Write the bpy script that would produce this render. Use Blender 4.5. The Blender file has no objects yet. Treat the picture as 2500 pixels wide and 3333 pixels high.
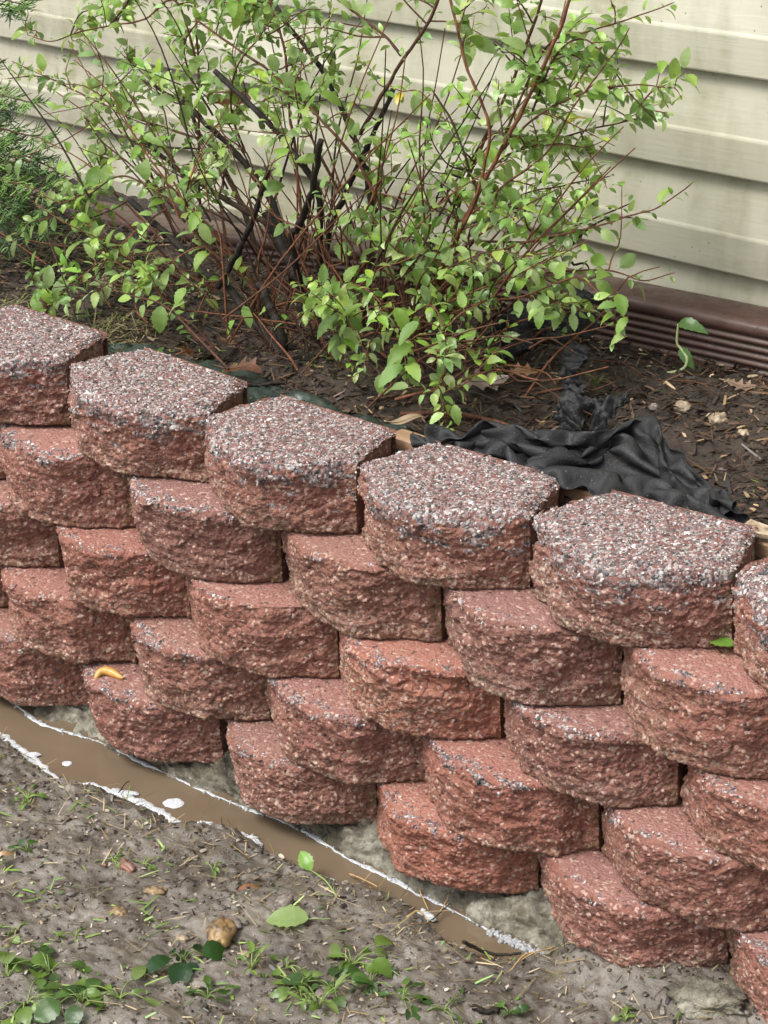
import bpy, math, random
import numpy as np
from mathutils import Matrix, Vector

random.seed(11)
RNG = np.random.default_rng(11)
scene = bpy.context.scene
COL = scene.collection

# ------------------------------------------------------------------ camera, sky, sun, exposure
cam_data = bpy.data.cameras.new('camera')
cam_data.sensor_fit = 'VERTICAL'
cam_data.sensor_height = 24.0
cam_data.lens = 49.96
cam_data.clip_start = 0.05
cam_data.clip_end = 400.0
cam = bpy.data.objects.new('camera', cam_data)
COL.objects.link(cam)
_R = ((0.76146, -0.24025, 0.60204), (0.64731, 0.33063, -0.68678), (-0.03406, 0.91267, 0.40728))
_m = Matrix(_R).to_4x4()
_m.translation = (2.4126, -2.02693, 1.12842)
cam.matrix_world = _m
scene.camera = cam

SUN_EL, SUN_AZ = math.radians(58), math.radians(205)     # azimuth clockwise from +Y: the open side of the wall
world = bpy.data.worlds.new('World')
scene.world = world
world.use_nodes = True
wn = world.node_tree.nodes
wl = world.node_tree.links
wn.clear()
w_out = wn.new('ShaderNodeOutputWorld')
w_bg = wn.new('ShaderNodeBackground')
w_sky = wn.new('ShaderNodeTexSky')
w_sky.sky_type = 'NISHITA'
w_sky.sun_disc = False
w_sky.sun_elevation = SUN_EL
w_sky.sun_rotation = SUN_AZ
w_sky.air_density = 1.0
w_sky.dust_density = 6.0
w_hsv = wn.new('ShaderNodeHueSaturation')                  # overcast: the sky's colour is mostly washed out
w_hsv.inputs['Saturation'].default_value = 0.22
wl.new(w_sky.outputs[0], w_hsv.inputs['Color'])
wl.new(w_hsv.outputs[0], w_bg.inputs[0])
w_bg.inputs[1].default_value = 0.15
wl.new(w_bg.outputs[0], w_out.inputs[0])

sun_d = bpy.data.lights.new('sun', 'SUN')
sun_d.energy = 1.5
sun_d.angle = math.radians(24)
sun_d.color = (1.0, 0.97, 0.92)
sun = bpy.data.objects.new('sun', sun_d)
COL.objects.link(sun)
_sd = Vector((math.sin(SUN_AZ) * math.cos(SUN_EL), math.cos(SUN_AZ) * math.cos(SUN_EL), math.sin(SUN_EL)))
sun.rotation_euler = _sd.to_track_quat('Z', 'Y').to_euler()
sun.location = (0, -3, 5)

scene.view_settings.view_transform = 'Standard'
scene.view_settings.look = 'None'
scene.view_settings.exposure = 0.74
scene.view_settings.gamma = 1.0
scene.view_settings.use_curve_mapping = False

# ------------------------------------------------------------------ noise
_GT = RNG.normal(size=(256, 3))
_GT /= np.linalg.norm(_GT, axis=1)[:, None]


def _hash(ix, iy, iz, seed):
    h = ix * 374761393 + iy * 668265263 + iz * 1440662683 + seed * 974711
    h = (h ^ (h >> 13)) * 1274126177
    h &= 0xFFFFFFFF
    return (h ^ (h >> 16)) & 0xFFFF


def perlin(p, seed=0):
    p = np.asarray(p, float)
    i = np.floor(p).astype(np.int64)
    f = p - i
    u = f * f * f * (f * (f * 6 - 15) + 10)
    out = np.zeros(len(p))
    for dx in (0, 1):
        wx = u[:, 0] if dx else 1 - u[:, 0]
        for dy in (0, 1):
            wy = u[:, 1] if dy else 1 - u[:, 1]
            for dz in (0, 1):
                wz = u[:, 2] if dz else 1 - u[:, 2]
                g = _GT[_hash(i[:, 0] + dx, i[:, 1] + dy, i[:, 2] + dz, seed) & 255]
                d = g[:, 0] * (f[:, 0] - dx) + g[:, 1] * (f[:, 1] - dy) + g[:, 2] * (f[:, 2] - dz)
                out += wx * wy * wz * d
    return out * 1.5


def p2(x, y, freq, seed=0):
    x = np.asarray(x, float).ravel()
    y = np.asarray(y, float).ravel()
    return perlin(np.stack([x * freq, y * freq, np.full_like(x, 0.37 + seed * 1.7)], 1), seed)


def fbm2(x, y, freq, octv=4, seed=0, gain=0.5):
    s, a = 0, 1.0
    for k in range(octv):
        s = s + a * p2(x, y, freq * 2 ** k, seed + k)
        a *= gain
    return s


def plates(x, y, cell, seed=0, tilt=0.7):
    """broken facets: nearest-cell planes with random level and tilt (about -1..1)"""
    X, Y = np.asarray(x) / cell, np.asarray(y) / cell
    ix, iy = np.floor(X).astype(np.int64), np.floor(Y).astype(np.int64)
    best = np.full(X.shape, 1e9)
    val = np.zeros(X.shape)
    for dx in (-1, 0, 1):
        for dy in (-1, 0, 1):
            h1 = _hash(ix + dx, iy + dy, ix * 0 + 1, seed) / 65535.0
            h2 = _hash(ix + dx, iy + dy, ix * 0 + 2, seed) / 65535.0
            h3 = _hash(ix + dx, iy + dy, ix * 0 + 3, seed) / 65535.0
            h4 = _hash(ix + dx, iy + dy, ix * 0 + 4, seed) / 65535.0
            h5 = _hash(ix + dx, iy + dy, ix * 0 + 5, seed) / 65535.0
            px, py = X - (ix + dx + h1), Y - (iy + dy + h2)
            d = px * px + py * py
            m = d < best
            best = np.where(m, d, best)
            val = np.where(m, (h3 - .5) * 1.4 + tilt * (px * (h4 - .5) + py * (h5 - .5)) * 2, val)
    return val


def smooth(a, b, x):
    t = np.clip((x - a) / (b - a), 0, 1)
    return t * t * (3 - 2 * t)


# ------------------------------------------------------------------ mesh and object helpers
def mesh_np(name, verts, faces, attrs=None, smooth_shade=True):
    """verts (N,3); faces: list of integer arrays (M,k)"""
    me = bpy.data.meshes.new(name)
    verts = np.ascontiguousarray(verts, dtype=np.float32)
    me.vertices.add(len(verts))
    me.vertices.foreach_set('co', verts.ravel())
    if isinstance(faces, np.ndarray):
        faces = [faces]
    faces = [np.asarray(f, dtype=np.int32) for f in faces if len(f)]
    loops = np.concatenate([f.ravel() for f in faces])
    totals = np.concatenate([np.full(len(f), f.shape[1], np.int32) for f in faces])
    starts = np.concatenate([[0], np.cumsum(totals)[:-1]]).astype(np.int32)
    me.loops.add(len(loops))
    me.loops.foreach_set('vertex_index', loops)
    me.polygons.add(len(totals))
    me.polygons.foreach_set('loop_start', starts)
    me.polygons.foreach_set('use_smooth', np.full(len(totals), smooth_shade, dtype=bool))
    for k, v in (attrs or {}).items():
        v = np.asarray(v, dtype=np.float32)
        if v.ndim == 1:
            a = me.attributes.new(k, 'FLOAT', 'POINT')
            a.data.foreach_set('value', v)
        else:
            if v.shape[1] == 3:
                v = np.concatenate([v, np.ones((len(v), 1), np.float32)], 1)
            a = me.attributes.new(k, 'FLOAT_COLOR', 'POINT')
            a.data.foreach_set('color', v.ravel())
    me.update(calc_edges=True)
    return me


def tag(o, label=None, cat=None, group=None, kind=None):
    if label: o['label'] = label
    if cat: o['category'] = cat
    if group: o['group'] = group
    if kind: o['kind'] = kind
    return o


def obj(name, me, mat=None, parent=None, loc=(0, 0, 0), rot=None):
    o = bpy.data.objects.new(name, me)
    if mat is not None and not me.materials:
        me.materials.append(mat)
    COL.objects.link(o)
    if parent is not None:
        o.parent = parent
        o.location = Vector(loc) - parent.location
    else:
        o.location = loc
    if rot is not None:
        o.rotation_euler = rot
    return o


def wobj(name, verts, faces, mat, parent=None, attrs=None, loc=None, smooth_shade=True):
    """object from world-space vertices, origin at loc (or lowest centre)"""
    v = np.asarray(verts, float)
    if loc is None:
        loc = (v[:, 0].mean(), v[:, 1].mean(), v[:, 2].min())
    return obj(name, mesh_np(name, v - np.array(loc), faces, attrs, smooth_shade), mat, parent, loc)


def empty(name, loc):
    o = bpy.data.objects.new(name, None)
    COL.objects.link(o)
    o.location = loc
    o.empty_display_size = 0.05
    return o


def grid_faces(nr, nc, off=0, flip=False, wrap=False):
    i = np.arange(nr - 1)[:, None]
    if wrap:
        j = np.arange(nc)[None, :]
        j2 = (j + 1) % nc
    else:
        j = np.arange(nc - 1)[None, :]
        j2 = j + 1
    a, b, c, d = i * nc + j, i * nc + j2, (i + 1) * nc + j2, (i + 1) * nc + j
    f = np.stack([x.ravel() for x in ((a, d, c, b) if flip else (a, b, c, d))], 1) + off
    return f


def box_verts(x0, x1, y0, y1, z0, z1):
    v = np.array([(x, y, z) for z in (z0, z1) for y in (y0, y1) for x in (x0, x1)], float)
    f = np.array([(0, 2, 3, 1), (4, 5, 7, 6), (0, 1, 5, 4), (2, 6, 7, 3), (0, 4, 6, 2), (1, 3, 7, 5)])
    return v, f


ICO_V = None


def _ico():
    t = (1 + 5 ** .5) / 2
    v = np.array([(-1, t, 0), (1, t, 0), (-1, -t, 0), (1, -t, 0), (0, -1, t), (0, 1, t), (0, -1, -t), (0, 1, -t),
                  (t, 0, -1), (t, 0, 1), (-t, 0, -1), (-t, 0, 1)], float)
    v /= np.linalg.norm(v[0])
    f = np.array([(0, 11, 5), (0, 5, 1), (0, 1, 7), (0, 7, 10), (0, 10, 11), (1, 5, 9), (5, 11, 4), (11, 10, 2),
                  (10, 7, 6), (7, 1, 8), (3, 9, 4), (3, 4, 2), (3, 2, 6), (3, 6, 8), (3, 8, 9), (4, 9, 5), (2, 4, 11),
                  (6, 2, 10), (8, 6, 7), (9, 8, 1)])
    return v, f


ICO_V, ICO_F = _ico()


def ico_sub(n):
    v, f = ICO_V.copy(), ICO_F.copy()
    for _ in range(n):
        cache, nv, nf = {}, list(map(tuple, v)), []

        def mid(a, b):
            k = (min(a, b), max(a, b))
            if k not in cache:
                m = (np.array(nv[a]) + np.array(nv[b])) / 2
                cache[k] = len(nv)
                nv.append(tuple(m / np.linalg.norm(m)))
            return cache[k]
        for a, b, c in f:
            ab, bc, ca = mid(a, b), mid(b, c), mid(c, a)
            nf += [(a, ab, ca), (b, bc, ab), (c, ca, bc), (ab, bc, ca)]
        v, f = np.array(nv), np.array(nf)
    return v, f


def rand_rot(n, rng):
    q = rng.normal(size=(n, 4))
    q /= np.linalg.norm(q, axis=1)[:, None]
    w, x, y, z = q.T
    return np.stack([np.stack([1 - 2 * (y * y + z * z), 2 * (x * y - z * w), 2 * (x * z + y * w)], 1),
                     np.stack([2 * (x * y + z * w), 1 - 2 * (x * x + z * z), 2 * (y * z - x * w)], 1),
                     np.stack([2 * (x * z - y * w), 2 * (y * z + x * w), 1 - 2 * (x * x + y * y)], 1)], 1)


def scatter(bv, bf, mats, locs, cols, jitter=0, rng=RNG):
    """many copies of a small shape in one vertex soup -> verts, faces, colours"""
    n, k = len(locs), len(bv)
    base = np.broadcast_to(bv, (n, k, 3))
    if jitter:
        base = base * (1 + jitter * rng.uniform(-1, 1, size=(n, k, 1)))
    v = np.einsum('nij,nkj->nki', mats, base) + locs[:, None, :]
    f = (bf[None] + (np.arange(n) * k)[:, None, None]).reshape(-1, bf.shape[1])
    c = np.repeat(cols, k, axis=0)
    return v.reshape(-1, 3), f, c


def frames(dirs, ups):
    """3x3 matrices with columns (dir, side, normal)"""
    d = dirs / np.linalg.norm(dirs, axis=1)[:, None]
    s = np.cross(ups, d)
    s /= np.linalg.norm(s, axis=1)[:, None] + 1e-9
    n = np.cross(d, s)
    return np.stack([d, s, n], 2)


def tube(points, radii, sides=6, cap=True):
    P = np.asarray(points, float)
    R = np.asarray(radii, float)
    T = np.gradient(P, axis=0)
    T /= np.linalg.norm(T, axis=1)[:, None] + 1e-12
    ref = np.array([0.31, 0.17, 0.93]) if abs(T[0] @ np.array([0.31, 0.17, 0.93])) < .95 else np.array([1.0, 0, 0])
    a = np.cross(T[0], ref)
    a /= np.linalg.norm(a)
    rings = []
    th = np.linspace(0, 2 * math.pi, sides, endpoint=False)
    for k in range(len(P)):
        a = a - T[k] * (a @ T[k])
        a /= np.linalg.norm(a) + 1e-12
        b = np.cross(T[k], a)
        rings.append(P[k] + R[k] * (np.cos(th)[:, None] * a + np.sin(th)[:, None] * b))
    v = np.concatenate(rings)
    f = [grid_faces(len(P), sides, wrap=True)]
    if cap:
        n = len(P) * sides
        v = np.concatenate([v, P[:1], P[-1:]])
        j = np.arange(sides)
        f.append(np.stack([np.full(sides, n), (j + 1) % sides, j], 1))
        f.append(np.stack([np.full(sides, n + 1), (len(P) - 1) * sides + j, (len(P) - 1) * sides + (j + 1) % sides], 1))
    return v, f


def join(parts):
    """[(v, [f..]), ...] -> v, [f..]"""
    V, F, o = [], [], 0
    for v, fs in parts:
        if isinstance(fs, np.ndarray):
            fs = [fs]
        V.append(v)
        F += [f + o for f in fs]
        o += len(v)
    return np.concatenate(V), F


def spline(pts, n):
    """Catmull-Rom through pts, n samples"""
    P = np.asarray(pts, float)
    if len(P) == 2:
        t = np.linspace(0, 1, n)[:, None]
        return P[0] * (1 - t) + P[1] * t
    Q = np.concatenate([[2 * P[0] - P[1]], P, [2 * P[-1] - P[-2]]])
    L = np.concatenate([[0], np.cumsum(np.linalg.norm(np.diff(P, axis=0), axis=1))])
    s = np.linspace(0, L[-1], n)
    k = np.clip(np.searchsorted(L, s, side='right') - 1, 0, len(P) - 2)
    t = ((s - L[k]) / (L[k + 1] - L[k] + 1e-12))[:, None]
    a, b, c, d = Q[k], Q[k + 1], Q[k + 2], Q[k + 3]
    return .5 * ((2 * b) + (c - a) * t + (2 * a - 5 * b + 4 * c - d) * t ** 2 + (3 * b - a - 3 * c + d) * t ** 3)


# ------------------------------------------------------------------ materials
class M:
    """small wrapper that keeps node graphs short"""

    def __init__(self, name):
        self.mat = bpy.data.materials.new(name)
        self.mat.use_nodes = True
        self.t = self.mat.node_tree
        self.n, self.l = self.t.nodes, self.t.links
        self.n.clear()
        self.out = self.n.new('ShaderNodeOutputMaterial')
        self.b = self.n.new('ShaderNodeBsdfPrincipled')
        self.l.new(self.b.outputs[0], self.out.inputs[0])
        self._co = None

    def co(self):
        if self._co is None:
            self._co = self.n.new('ShaderNodeTexCoord').outputs['Object']
        return self._co

    def _set(self, sock, v):
        if hasattr(v, 'node'):
            self.l.new(v, sock)
        elif v is not None:
            if sock.type == 'RGBA' and len(v) == 3:
                v = (*v, 1)
            sock.default_value = v

    def map(self, scale=(1, 1, 1), rot=(0, 0, 0), vec=None):
        m = self.n.new('ShaderNodeMapping')
        m.inputs['Scale'].default_value = scale
        m.inputs['Rotation'].default_value = rot
        self.l.new(vec or self.co(), m.inputs[0])
        return m.outputs[0]

    def noise(self, scale, detail=4, rough=.55, vec=None, dist=0):
        t = self.n.new('ShaderNodeTexNoise')
        t.inputs['Scale'].default_value = scale
        t.inputs['Detail'].default_value = detail
        t.inputs['Roughness'].default_value = rough
        t.inputs['Distortion'].default_value = dist
        self.l.new(vec or self.co(), t.inputs['Vector'])
        return t.outputs['Fac']

    def voronoi(self, scale, out='Color', vec=None, feature='F1', rnd=1.0):
        t = self.n.new('ShaderNodeTexVoronoi')
        t.feature = feature
        t.inputs['Scale'].default_value = scale
        t.inputs['Randomness'].default_value = rnd
        self.l.new(vec or self.co(), t.inputs['Vector'])
        return t.outputs[out]

    def attr(self, name, out='Fac'):
        a = self.n.new('ShaderNodeAttribute')
        a.attribute_name = name
        return a.outputs[out]

    def rnd(self):
        return self.n.new('ShaderNodeObjectInfo').outputs['Random']

    def ramp(self, fac, stops, interp='LINEAR'):
        r = self.n.new('ShaderNodeValToRGB')
        r.color_ramp.interpolation = interp
        e = r.color_ramp.elements
        while len(e) < len(stops):
            e.new(0.5)
        for el, (p, c) in zip(e, stops):
            el.position = p
            if not hasattr(c, '__len__'):
                c = (c, c, c)
            el.color = (*c, 1)
        self._set(r.inputs[0], fac)
        return r.outputs[0]

    def mix(self, fac, a, b, mode='MIX'):
        m = self.n.new('ShaderNodeMix')
        m.data_type = 'RGBA'
        m.blend_type = mode
        self._set(m.inputs[0], fac)
        self._set(m.inputs[6], a)
        self._set(m.inputs[7], b)
        return m.outputs[2]

    def math(self, op, a, b=None, clamp=False):
        m = self.n.new('ShaderNodeMath')
        m.operation = op
        m.use_clamp = clamp
        self._set(m.inputs[0], a)
        if b is not None:
            self._set(m.inputs[1], b)
        return m.outputs[0]

    def bump(self, h, strength=.5, dist=.002, normal=None):
        b = self.n.new('ShaderNodeBump')
        b.inputs['Strength'].default_value = strength
        b.inputs['Distance'].default_value = dist
        self.l.new(h, b.inputs['Height'])
        if normal is not None:
            self.l.new(normal, b.inputs['Normal'])
        return b.outputs[0]

    def done(self, color=None, rough=None, normal=None, spec=None, coat=None, coat_rough=None, metal=None):
        self._set(self.b.inputs['Base Color'], color)
        self._set(self.b.inputs['Roughness'], rough)
        if normal is not None:
            self.l.new(normal, self.b.inputs['Normal'])
        if spec is not None:
            self._set(self.b.inputs['Specular IOR Level'], spec)
        if coat is not None:
            self._set(self.b.inputs['Coat Weight'], coat)
        if coat_rough is not None:
            self._set(self.b.inputs['Coat Roughness'], coat_rough)
        if metal is not None:
            self._set(self.b.inputs['Metallic'], metal)
        return self.mat


def mat_block():
    m = M('red_concrete_block')
    rnd = m.rnd()
    shift = m.n.new('ShaderNodeVectorMath')
    shift.operation = 'MULTIPLY_ADD'
    cx = m.n.new('ShaderNodeCombineXYZ')
    m.l.new(rnd, cx.inputs[0]); m.l.new(rnd, cx.inputs[1]); m.l.new(rnd, cx.inputs[2])
    m.l.new(cx.outputs[0], shift.inputs[0])
    shift.inputs[1].default_value = (7.3, 3.1, 5.7)
    m.l.new(m.co(), shift.inputs[2])
    v = shift.outputs[0]
    red = m.ramp(m.noise(70, 6, .65, v), [(.28, (.155, .057, .042)), (.5, (.262, .102, .072)), (.72, (.36, .162, .118))])
    brown = m.ramp(m.noise(90, 5, .65, v), [(.3, (.135, .060, .042)), (.7, (.31, .155, .108))])
    base = m.mix(m.ramp(m.noise(9, 3, .5, v), [(.46, 0), (.74, .5)]), red, brown)
    base = m.mix(m.math('MULTIPLY', m.attr('brown'), .55), base, brown)
    # smooth moulded ledge tops are pinker
    base = m.mix(m.math('MULTIPLY', m.attr('top'), .75), base, m.ramp(m.noise(260, 3, .6, v), [(.3, (.30, .135, .108)), (.7, (.45, .245, .205))]))
    tint = m.ramp(rnd, [(0, (.78, .83, .88)), (.3, (1, 1, 1)), (.55, (1.0, .92, .88)), (.75, (.88, .95, .95)), (1, (1.15, 1.06, .98))])
    base = m.mix(1.0, base, tint, 'MULTIPLY')
    # small pale and dark grains all over
    cell = m.voronoi(230, 'Color', v)
    sep = m.n.new('ShaderNodeSeparateColor')
    m.l.new(cell, sep.inputs[0])
    pale = m.ramp(sep.outputs[0], [(.0, 0), (.895, 0), (.90, .8)], 'CONSTANT')
    base = m.mix(pale, base, (.52, .36, .29))
    dark = m.ramp(sep.outputs[1], [(.0, 0), (.97, 0), (.975, .8)], 'CONSTANT')
    base = m.mix(dark, base, (.05, .035, .03))
    # exposed aggregate
    agg_col = m.ramp(sep.outputs[2], [(0, (.19, .085, .072)), (.3, (.26, .165, .155)), (.5, (.36, .32, .31)), (.66, (.06, .057, .058)), (.8, (.15, .14, .14)), (.92, (.48, .45, .43))], 'CONSTANT')
    base = m.mix(m.ramp(m.math('ADD', m.attr('agg'), m.math('MULTIPLY', m.math('SUBTRACT', m.noise(55, 3, .6, v), .5), 1.1)), [(.45, 0), (.62, 1)]), base, agg_col)
    # lime bloom along the lower and left edges
    bloom = m.math('MULTIPLY', m.attr('eff'), m.ramp(m.noise(150, 4, .7, v), [(.5, 0), (.62, 1)]))
    base = m.mix(bloom, base, (.58, .52, .40))
    # green-brown grime in joints
    base = m.mix(m.math('MULTIPLY', m.attr('moss'), m.ramp(m.noise(40, 5, .7, v), [(.45, 0), (.62, .85)])), base, (.15, .12, .04))
    h = m.math('ADD', m.noise(330, 4, .7, v), m.math('MULTIPLY', m.voronoi(230, 'Distance', v), -.5))
    h = m.math('ADD', h, m.math('MULTIPLY', m.noise(120, 3, .6, v), 1.0))
    nrm = m.bump(h, 1.0, .0032)
    rough = m.ramp(m.noise(60, 4, .6, v), [(.3, .34), (.7, .62)])
    return m.done(base, rough, nrm, spec=.5)


def mat_vcol(name, rough=.6, spec=.4, bump=None, translucent=0, coat=None, back=None):
    m = M(name)
    c = m.attr('col', 'Color')
    nrm = None
    if bump:
        nrm = m.bump(m.noise(bump[0], 4, .6), bump[1], bump[2])
    m.done(c, rough, nrm, spec, coat=coat, coat_rough=.12 if coat else None)
    if translucent:
        tr = m.n.new('ShaderNodeBsdfTranslucent')
        hs = m.n.new('ShaderNodeHueSaturation')
        hs.inputs['Value'].default_value = 1.5
        hs.inputs['Saturation'].default_value = 1.1
        m.l.new(c, hs.inputs['Color'])
        m.l.new(hs.outputs[0], tr.inputs[0])
        mx = m.n.new('ShaderNodeMixShader')
        mx.inputs[0].default_value = translucent
        m.l.new(m.b.outputs[0], mx.inputs[1])
        m.l.new(tr.outputs[0], mx.inputs[2])
        m.l.new(mx.outputs[0], m.out.inputs[0])
    return m.mat


def mat_leaf():
    m = M('leaf_green')
    c = m.attr('col', 'Color')
    c = m.mix(m.ramp(m.noise(160, 3, .6), [(.35, 0), (.75, .35)]), c, m.mix(1.0, c, (.55, .62, .5), 'MULTIPLY'))
    geo = m.n.new('ShaderNodeNewGeometry')
    c = m.mix(m.math('MULTIPLY', geo.outputs['Backfacing'], .5), c, (.24, .36, .17))
    nrm = m.bump(m.noise(220, 3, .6), .35, .0012)
    m.done(c, .32, nrm, .5)
    tr = m.n.new('ShaderNodeBsdfTranslucent')
    hs = m.n.new('ShaderNodeHueSaturation')
    hs.inputs['Value'].default_value = 1.6
    hs.inputs['Hue'].default_value = .485
    m.l.new(c, hs.inputs['Color'])
    m.l.new(hs.outputs[0], tr.inputs[0])
    mx = m.n.new('ShaderNodeMixShader')
    mx.inputs[0].default_value = .40
    m.l.new(m.b.outputs[0], mx.inputs[1])
    m.l.new(tr.outputs[0], mx.inputs[2])
    m.l.new(mx.outputs[0], m.out.inputs[0])
    return m.mat


def mat_siding():
    m = M('cream_vinyl_siding')
    base = m.ramp(m.noise(3, 3, .5), [(.3, (.43, .415, .32)), (.7, (.50, .485, .395))])
    fine = m.noise(40, 5, .7, m.map((.35, 1, 1)))
    streak = m.noise(9, 4, .65, m.map((1, 1, .35)))
    alg = m.math('MULTIPLY', m.ramp(streak, [(.42, 0), (.70, .9)]), m.ramp(fine, [(.3, .25), (.65, 1)]))
    base = m.mix(m.math('MULTIPLY', alg, .9), base, (.185, .175, .085))
    spots = m.ramp(m.voronoi(55, 'Distance'), [(.0, 1), (.07, 1), (.10, 0)])
    keep = m.ramp(m.noise(13, 2), [(.56, 0), (.60, 1)])
    base = m.mix(m.math('MULTIPLY', m.math('MULTIPLY', spots, keep), .75), base, (.13, .12, .07))
    grain = m.noise(110, 4, .55, m.map((.09, 1, 1.5)), dist=.4)
    nrm = m.bump(grain, .22, .0022)
    return m.done(base, m.ramp(m.noise(20, 3), [(.3, .38), (.7, .6)]), nrm, .4)


def mat_pipe():
    m = M('brown_painted_metal')
    base = m.ramp(m.noise(30, 5, .65), [(.3, (.060, .031, .025)), (.7, (.105, .058, .048))])
    base = m.mix(m.ramp(m.noise(55, 6, .7), [(.5, 0), (.7, .8)]), base, (.05, .036, .025))
    return m.done(base, m.ramp(m.noise(40, 4), [(.3, .22), (.7, .5)]), m.bump(m.noise(60, 3), .2, .002), .5)


def mat_mud():
    m = M('wet_mud')
    n1 = m.noise(7, 6, .62)
    n2 = m.noise(55, 6, .7)
    c = m.ramp(n1, [(.3, (.060, .050, .040)), (.5, (.130, .113, .093)), (.7, (.218, .194, .165))])
    c = m.mix(m.ramp(n2, [(.48, 0), (.72, .7)]), c, (.06, .045, .033))
    c = m.mix(m.ramp(m.noise(16, 5, .7), [(.55, 0), (.72, .55)]), c, (.125, .105, .05))
    sp = m.ramp(m.voronoi(300, 'Distance'), [(0, 1), (.16, 1), (.22, 0)])
    c = m.mix(m.math('MULTIPLY', sp, m.ramp(m.noise(90, 2), [(.55, 0), (.62, .6)])), c, (.40, .36, .30))
    h = m.math('ADD', m.noise(120, 6, .72), m.math('MULTIPLY', m.noise(420, 4, .7), .5))
    return m.done(c, m.ramp(m.noise(18, 5, .6), [(.35, .14), (.65, .42)]), m.bump(h, .55, .004), .5)


def mat_soil():
    m = M('dark_garden_soil')
    c = m.ramp(m.noise(45, 6, .7), [(.3, (.018, .013, .010)), (.55, (.045, .031, .023)), (.75, (.085, .06, .042))])
    c = m.mix(m.ramp(m.noise(10, 4, .6), [(.5, 0), (.7, .5)]), c, (.075, .055, .035))
    h = m.math('ADD', m.noise(110, 6, .75), m.math('MULTIPLY', m.noise(400, 3, .7), .5))
    return m.done(c, m.ramp(m.noise(60, 4), [(.35, .3), (.65, .7)]), m.bump(h, .9, .006), .45)


def mat_water():
    m = M('muddy_water')
    c = m.ramp(m.noise(5, 4, .5), [(.3, (.118, .086, .055)), (.7, (.148, .110, .073))])
    return m.done(c, .03, m.bump(m.noise(18, 2), .06, .003), .6)


def mat_foam():
    m = M('white_foam')
    cell = m.voronoi(420, 'Distance')
    c = m.ramp(cell, [(.0, (.60, .62, .64)), (.5, (.52, .54, .56)), (.8, (.34, .34, .34))])
    m.done(c, .3, m.bump(m.math('ADD', cell, m.noise(300, 3)), .25, .0008), .5)
    m.b.inputs['Subsurface Weight'].default_value = .25
    m.b.inputs['Subsurface Radius'].default_value = (.004, .004, .004)
    return m.mat


def mat_thin_foam():
    m = M('thin_grey_foam')
    cell = m.voronoi(380, 'Distance')
    c = m.ramp(cell, [(.0, (.16, .14, .12)), (.25, (.36, .37, .38)), (.6, (.46, .48, .50))])
    m.done(c, .2, m.bump(cell, .6, .0015), .5)
    return m.mat


def mat_bubble():
    m = M('foam_bubble')
    m.done((.62, .63, .64), .03, None, .6)
    m.b.inputs['Transmission Weight'].default_value = .6
    m.b.inputs['IOR'].default_value = 1.15
    return m.mat


def mat_mortar():
    m = M('pale_mortar')
    c = m.ramp(m.noise(14, 6, .65), [(.36, (.062, .055, .041)), (.48, (.17, .155, .118)), (.62, (.36, .34, .275))])
    c = m.mix(m.ramp(m.noise(45, 6, .7), [(.48, 0), (.7, .7)]), c, (.12, .10, .055))
    c = m.mix(m.ramp(m.noise(22, 4, .7), [(.55, 0), (.7, .35)]), c, (.15, .14, .07))
    h = m.math('ADD', m.noise(90, 6, .7), m.math('MULTIPLY', m.noise(350, 3), .4))
    return m.done(c, m.ramp(m.noise(30, 3), [(.3, .45), (.7, .8)]), m.bump(h, 1.0, .007), .35)


def mat_fabric():
    m = M('black_woven_fabric')
    c = m.ramp(m.noise(25, 5, .65), [(.3, (.010, .010, .011)), (.7, (.021, .022, .024))])
    c = m.mix(m.ramp(m.noise(16, 6, .75), [(.58, 0), (.75, .8)]), c, (.045, .036, .028))
    lint = m.ramp(m.voronoi(120, 'Distance'), [(0, 1), (.09, 1), (.13, 0)])
    c = m.mix(m.math('MULTIPLY', lint, m.ramp(m.noise(30, 2), [(.5, 0), (.55, .6)])), c, (.22, .19, .15))
    return m.done(c, m.ramp(m.noise(40, 4), [(.3, .45), (.7, .7)]), m.bump(m.math('ADD', m.noise(420, 3), m.math('MULTIPLY', m.noise(90, 4, .7), 1.5)), .6, .0018), .30)


def mat_liner():
    m = M('algae_green_liner')
    c = m.ramp(m.noise(12, 5, .65), [(.35, (.014, .020, .019)), (.6, (.026, .040, .030)), (.75, (.045, .075, .028))])
    c = m.mix(m.ramp(m.noise(40, 6, .75), [(.56, 0), (.72, .8)]), c, (.07, .055, .04))
    return m.done(c, m.ramp(m.noise(30, 3), [(.3, .2), (.7, .5)]), m.bump(m.noise(70, 5), .5, .003), .5)


def mat_bark():
    m = M('dark_wet_bark')
    v = m.map((1, 1, .5))
    rnd = m.attr('red')
    c0 = m.ramp(m.noise(110, 5, .65, v), [(.3, (.008, .0065, .005)), (.6, (.022, .016, .012)), (.8, (.07, .058, .04))])
    c1 = m.ramp(m.noise(110, 4, .6, v), [(.3, (.10, .032, .014)), (.7, (.26, .105, .05))])
    c = m.mix(rnd, c0, c1)
    return m.done(c, m.ramp(m.noise(60, 3), [(.3, .4), (.7, .75)]), m.bump(m.noise(260, 5, .7), .9, .003), .3)


def mat_noise(name, stops, scale=40, rough=.5, bump=(150, .5, .002), spec=.45, detail=5, vec=None):
    m = M(name)
    c = m.ramp(m.noise(scale, detail, .65, m.map(vec) if vec else None), stops)
    return m.done(c, rough, m.bump(m.noise(bump[0], 4, .6), bump[1], bump[2]), spec)


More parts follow.
